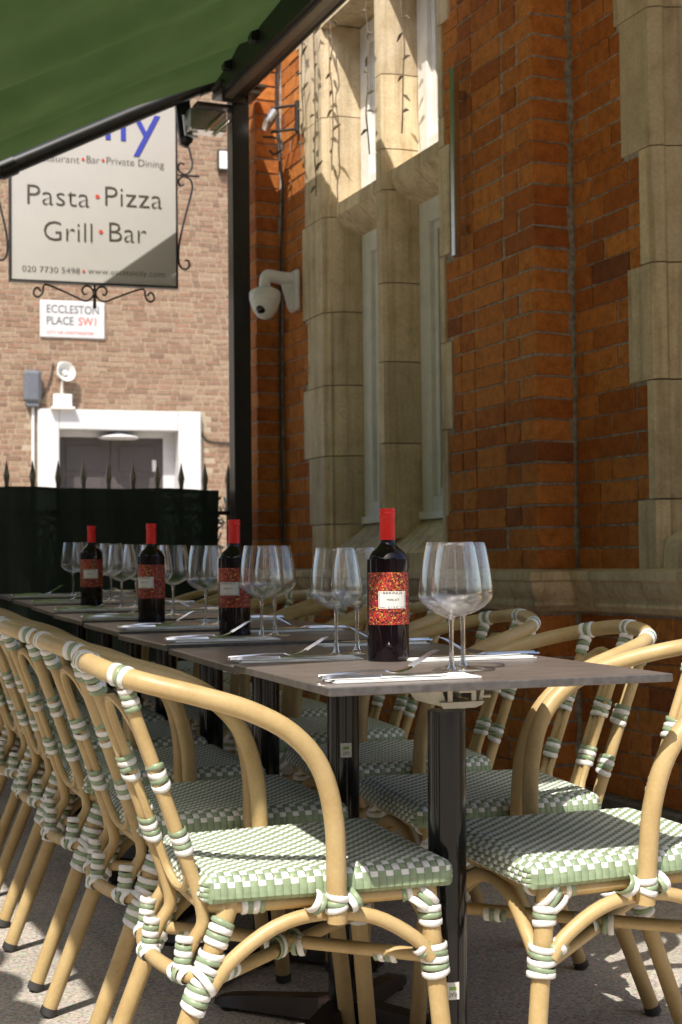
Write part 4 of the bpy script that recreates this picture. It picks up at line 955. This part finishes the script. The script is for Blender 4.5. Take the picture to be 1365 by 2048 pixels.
    bind([(c + d1 * .022, d1, (0, 0, 1), 2, .018, .0125, 0), (c - d1 * .022, d1, (0, 0, 1), 2, .016, .0125, 0), (c + d2 * .024, d2, (0, 0, 1), 2, .0165, .0125, 1), (c - d2 * .024, d2, (0, 0, 1), 2, .0165, .0125, 0)])
    for dd in (d1, d2):
        bind([(c + dd * .17 * 1.0, dd, (0, 0, 1), 4, .0112, .0112, 0)]); bind([(c - dd * .175, dd, (0, 0, 1), 4, .0112, .0112, 0)])
    return P
CT = build_chair()
jit = random.Random(5)
for k in range(8):
    lab = ("%s bamboo chair on the street side of the table row" % ORD[k]) if k else "nearest street side chair, fully sunlit, bamboo armchair with green and white woven seat"
    t_ = thing("bamboo_chair", lab, "chair", row(.065 + jit.uniform(-.008, .008) * (k > 0), .36 + PIT * k + jit.uniform(-.012, .012) * (k > 0), 0, -pi / 2 + jit.uniform(-.05, .05) * (k > 0)), "bamboo chairs along the street side"); spawn(CT, t_)
for k in range(8):
    lab = ("%s bamboo chair on the brick wall side of the table row" % ORD[k]) if k else "nearest wall side chair, cut by the right edge, bamboo frame with sunlit woven seat"
    x_, y_, rz = (.572, .285, .0) if k == 0 else (.60 + jit.uniform(-.008, .008), .28 + PIT * k + jit.uniform(-.015, .015), jit.uniform(-.06, .06))
    t_ = thing("bamboo_chair", lab, "chair", row(x_, y_, 0, pi / 2 + rz), "bamboo chairs along the wall side"); spawn(CT, t_)

# ------------------------------------------------------------------ things on the tables
def build_glass():
    out_ = [(.0052, .088), (.012, .0905), (.026, .0965), (.0415, .107), (.0490, .118), (.0503, .128), (.0482, .150), (.0436, .180), (.0380, .2065)]
    inn = [(.0373, .2068), (.0428, .180), (.0473, .150), (.0493, .128), (.0480, .119), (.0405, .109), (.026, .0995), (.012, .0945), (.0, .0935)]
    def sm(l): return [(p.x, p.y) for p in catmull([Vector((a, b, 0)) for a, b in l], 4)]
    b_ = MB(); b_.lathe(sm(out_) + sm(inn), 40)
    s_ = MB(); s_.lathe([(.0, .0938), (.008, .0915), (.0055, .0875), (.0042, .080), (.0037, .055), (.0037, .030), (.0045, .014), (.0075, .007)], 20)
    f_ = MB(); f_.lathe([(.0076, .0072), (.014, .0042), (.026, .0024), (.0345, .0018), (.0355, .0012), (.0345, .0004), (.0, .0004)], 36)
    return [("bowl", b_.mesh("bowl", M_GLASS, True, 80), []), ("stem", s_.mesh("stem", M_STEM, True, 80), []), ("foot", f_.mesh("foot", M_GLASS, True, 60), [])]
GT = build_glass()
def build_bottle():
    prof = [(0, .004), (.028, .003), (.0345, .0005), (.0368, .004), (.0372, .010), (.0372, .185), (.0368, .196), (.0345, .205), (.0290, .2155), (.0215, .223), (.0160, .2295), (.0135, .237), (.0128, .250)]
    b_ = MB(); b_.lathe([(p.x, p.y) for p in catmull([Vector((a, c, 0)) for a, c in prof], 3)], 40)
    c_ = MB(); c_.lathe([(.0141, .239), (.0137, .283), (.0139, .284), (.0146, .2855), (.0146, .2925), (.0139, .2935), (.0139, .2945), (.0144, .2955), (.0144, .300), (.0137, .3015), (0, .3018)], 32)
    R_ = .03745; lb = MB(); n = 40; a0, a1 = radians(-178), radians(20)
    vs = [(R_ * cos(a0 + (a1 - a0) * i / n), R_ * sin(a0 + (a1 - a0) * i / n), z_) for i in range(n + 1) for z_ in (.072, .175)]
    lb.add(vs, [(i * 2, i * 2 + 2, i * 2 + 3, i * 2 + 1) for i in range(n)])
    ac = radians(-98)
    def cyl(p, r=R_ + .0004): a = ac + p[0] / r; return (r * cos(a), r * sin(a), p[2])
    wl_ = MB(); n = 12; vs = [cyl((-.0265 + .053 * i / n, 0, z_)) for i in range(n + 1) for z_ in (.104, .138)]
    wl_.add(vs, [(i * 2, i * 2 + 2, i * 2 + 3, i * 2 + 1) for i in range(n)])
    cy2 = lambda p: cyl(p, R_ + .0008)
    bd = MB()
    def line(x0, x1, z0, z1):
        vs = [cy2((x0 + (x1 - x0) * i / 6, 0, z_)) for i in range(7) for z_ in (z0, z1)]; bd.add(vs, [(i * 2, i * 2 + 2, i * 2 + 3, i * 2 + 1) for i in range(6)])
    line(-.0248, -.0242, .1065, .1355); line(.0242, .0248, .1065, .1355); line(-.0248, -.0140, .1065, .1071); line(.0140, .0248, .1065, .1071); line(-.0248, -.0195, .1350, .1355)
    t1 = fit_text("BERINUS", -.018, .018, .1325, .0042, 0, M_INKG, fn=cy2); t2 = fit_text("MERLOT", -.0115, .0115, .1195, .0040, 0, M_INK, fn=cy2); t3 = fit_text("C I V C", -.009, .009, .1050, .0036, 0, M_INKG, fn=cy2)
    return [("glass_body", b_.mesh("glass_body", M_BOTTLE, True, 60), []), ("capsule", c_.mesh("capsule", M_CAPSULE), []), ("label_band", lb.mesh("label_band", M_CONF), [("name_label", wl_.mesh("name_label", M_LABELW)), ("label_border", bd.mesh("label_border", M_INKG)), ("lettering", t1), ("lettering", t2), ("lettering", t3)])]
BT = build_bottle()
def build_napkin():
    m_ = MB(); L, W_ = .235, .062; n, q = 16, 5
    for lay_, (ins, z0, sk) in enumerate(((0, .0006, 0), (.004, .0026, .005))):
        vs = []
        for i in range(n + 1):
            for j in range(q + 1):
                x = ins + (L - 2 * ins) * i / n; y = ins + (W_ - 2 * ins) * j / q + sk * (i / n - .5)
                vs.append((x, y, z0 + .0014 + .0006 * sin(x * 60 + lay_) + .0006 * cos(y * 90 + lay_)))
        o = len(vs); vs += [(x, y, z0) for x, y, z_ in vs]
        fs = []
        for i in range(n):
            for j in range(q): a = i * (q + 1) + j; fs.append((a, a + q + 1, a + q + 2, a + 1))
        bd = [(i, 0) for i in range(n)] + [(n, j) for j in range(q)] + [(i, q) for i in range(n, 0, -1)] + [(0, j) for j in range(q, 0, -1)]
        ids = [i * (q + 1) + j for i, j in bd]
        for a, b in zip(ids, ids[1:] + ids[:1]): fs.append((a, o + a, o + b, b))
        m_.add(vs, fs)
    return m_.mesh("napkin", M_NAPKIN, True, 50)
NAP = build_napkin()
def ribbon(m_, st, mat=0):
    """flat bar through stations (x, y, z, half width, thickness)"""
    vs = []
    for x, y, z_, hw, t_ in st: vs += [(x, y - hw, z_), (x, y - hw * .7, z_ + t_), (x, y + hw * .7, z_ + t_), (x, y + hw, z_)]
    n = len(st); fs = [(i * 4 + k_, (i + 1) * 4 + k_, (i + 1) * 4 + (k_ + 1) % 4, i * 4 + (k_ + 1) % 4) for i in range(n - 1) for k_ in range(4)] + [(0, 1, 2, 3), tuple((n - 1) * 4 + k_ for k_ in (3, 2, 1, 0))]
    m_.add(vs, fs, mat)
def build_fork():
    h = MB(); ribbon(h, [(0, 0, .002, .003, .003), (.004, 0, .002, .0055, .003), (.03, 0, .003, .005, .0028), (.075, 0, .0045, .003, .0028), (.105, 0, .0035, .0027, .0025), (.118, 0, .0008, .0035, .0022), (.128, 0, .0012, .009, .0018), (.140, 0, .0045, .0115, .0016), (.148, 0, .0085, .0118, .0015)])
    for i in range(4):
        y = -.0096 + .0064 * i; ribbon(h, [(.147, y, .0083, .0021, .0015), (.165, y * 1.02, .018, .0017, .0013), (.182, y * 1.02, .0275, .0013, .0011), (.192, y * 1.0, .031, .0007, .0008)])
    return h.mesh("fork", M_CUTLERY, True, 60)
def build_knife():
    h = MB(); ribbon(h, [(0, 0, .001, .0035, .0035), (.004, 0, .001, .0065, .0045), (.05, 0, .001, .006, .005), (.095, 0, .001, .0048, .004), (.100, 0, .002, .0058, .0022), (.15, .001, .002, .0078, .0018), (.19, .001, .002, .0078, .0015), (.205, .004, .002, .004, .0012), (.21, .0065, .002, .0008, .001)])
    return h.mesh("knife", M_CUTLERY, True, 60)
FK = build_fork(); KN = build_knife()
j2 = random.Random(9)
CA = (.0, .0)
for k in range(8):
    z = tz[k]
    for side in (0, 1):
        def at(x, y, rz, zz=0):
            # place setting frame: left diner, or the same turned half round for the wall side diner
            if side == 0: return TM[k] @ Matrix.Translation((x, y, zz)) @ Matrix.Rotation(rz, 4, 'Z')
            return TM[k] @ Matrix.Translation((TW - x, PIT - y, zz)) @ Matrix.Rotation(rz + pi, 4, 'Z')
        sd = "street side" if side == 0 else "wall side"; on_ = "%s table" % ORD[k]
        a = j2.uniform(-.03, .03); dx, dy = j2.uniform(-.006, .006), j2.uniform(-.006, .006)
        ob("napkin", NAP, None, at(.030 + dx, .060 + dy, a, .0002), "white folded paper napkin at the %s place of the %s" % (sd, on_), "napkin", "folded napkins")
        ob("fork", FK, None, at(.020 + dx, .110 + dy, a - .04, .0056) @ Matrix.Rotation(radians(-1.5), 4, 'Y'), "steel fork with raised tines on the napkin, %s place of the %s" % (sd, on_), "fork", "steel forks")
        ob("knife", KN, None, at(.012 + dx, .078 + dy, a + .02, .0056), "steel knife lying on the napkin, %s place of the %s" % (sd, on_), "knife", "steel knives")
        gx, gy = (.247, .152) if side == 0 else (.262, .290)
        g_ = thing("wine_glass", "empty stemmed wine glass at the %s place of the %s" % (sd, on_), "wine glass", at(gx + j2.uniform(-.008, .008), gy + j2.uniform(-.012, .012), 0, .0003), "wine glasses"); spawn(GT, g_)
for k, x, y, rz, lab in ((0, .274, .455, 0, "nearest wine bottle with red cap, alone between the two big glass pairs"), (2, .241, 1.325, -.55, "second wine bottle from the front, red cap, partly behind a glass"), (3, .182, 1.965, -.62, "third wine bottle from the front, red cap, partly behind a glass"), (5, .190, 2.91, -.15, "farthest wine bottle, red cap, against the dark green screen")):
    b_ = thing("wine_bottle", lab, "wine bottle", TM[k] @ Matrix.Translation((x, y - PIT * k, .0003)) @ Matrix.Rotation(rz, 4, 'Z'), "red capped wine bottles"); spawn(BT, b_); b_.scale = (1.0, 1.0, .895)
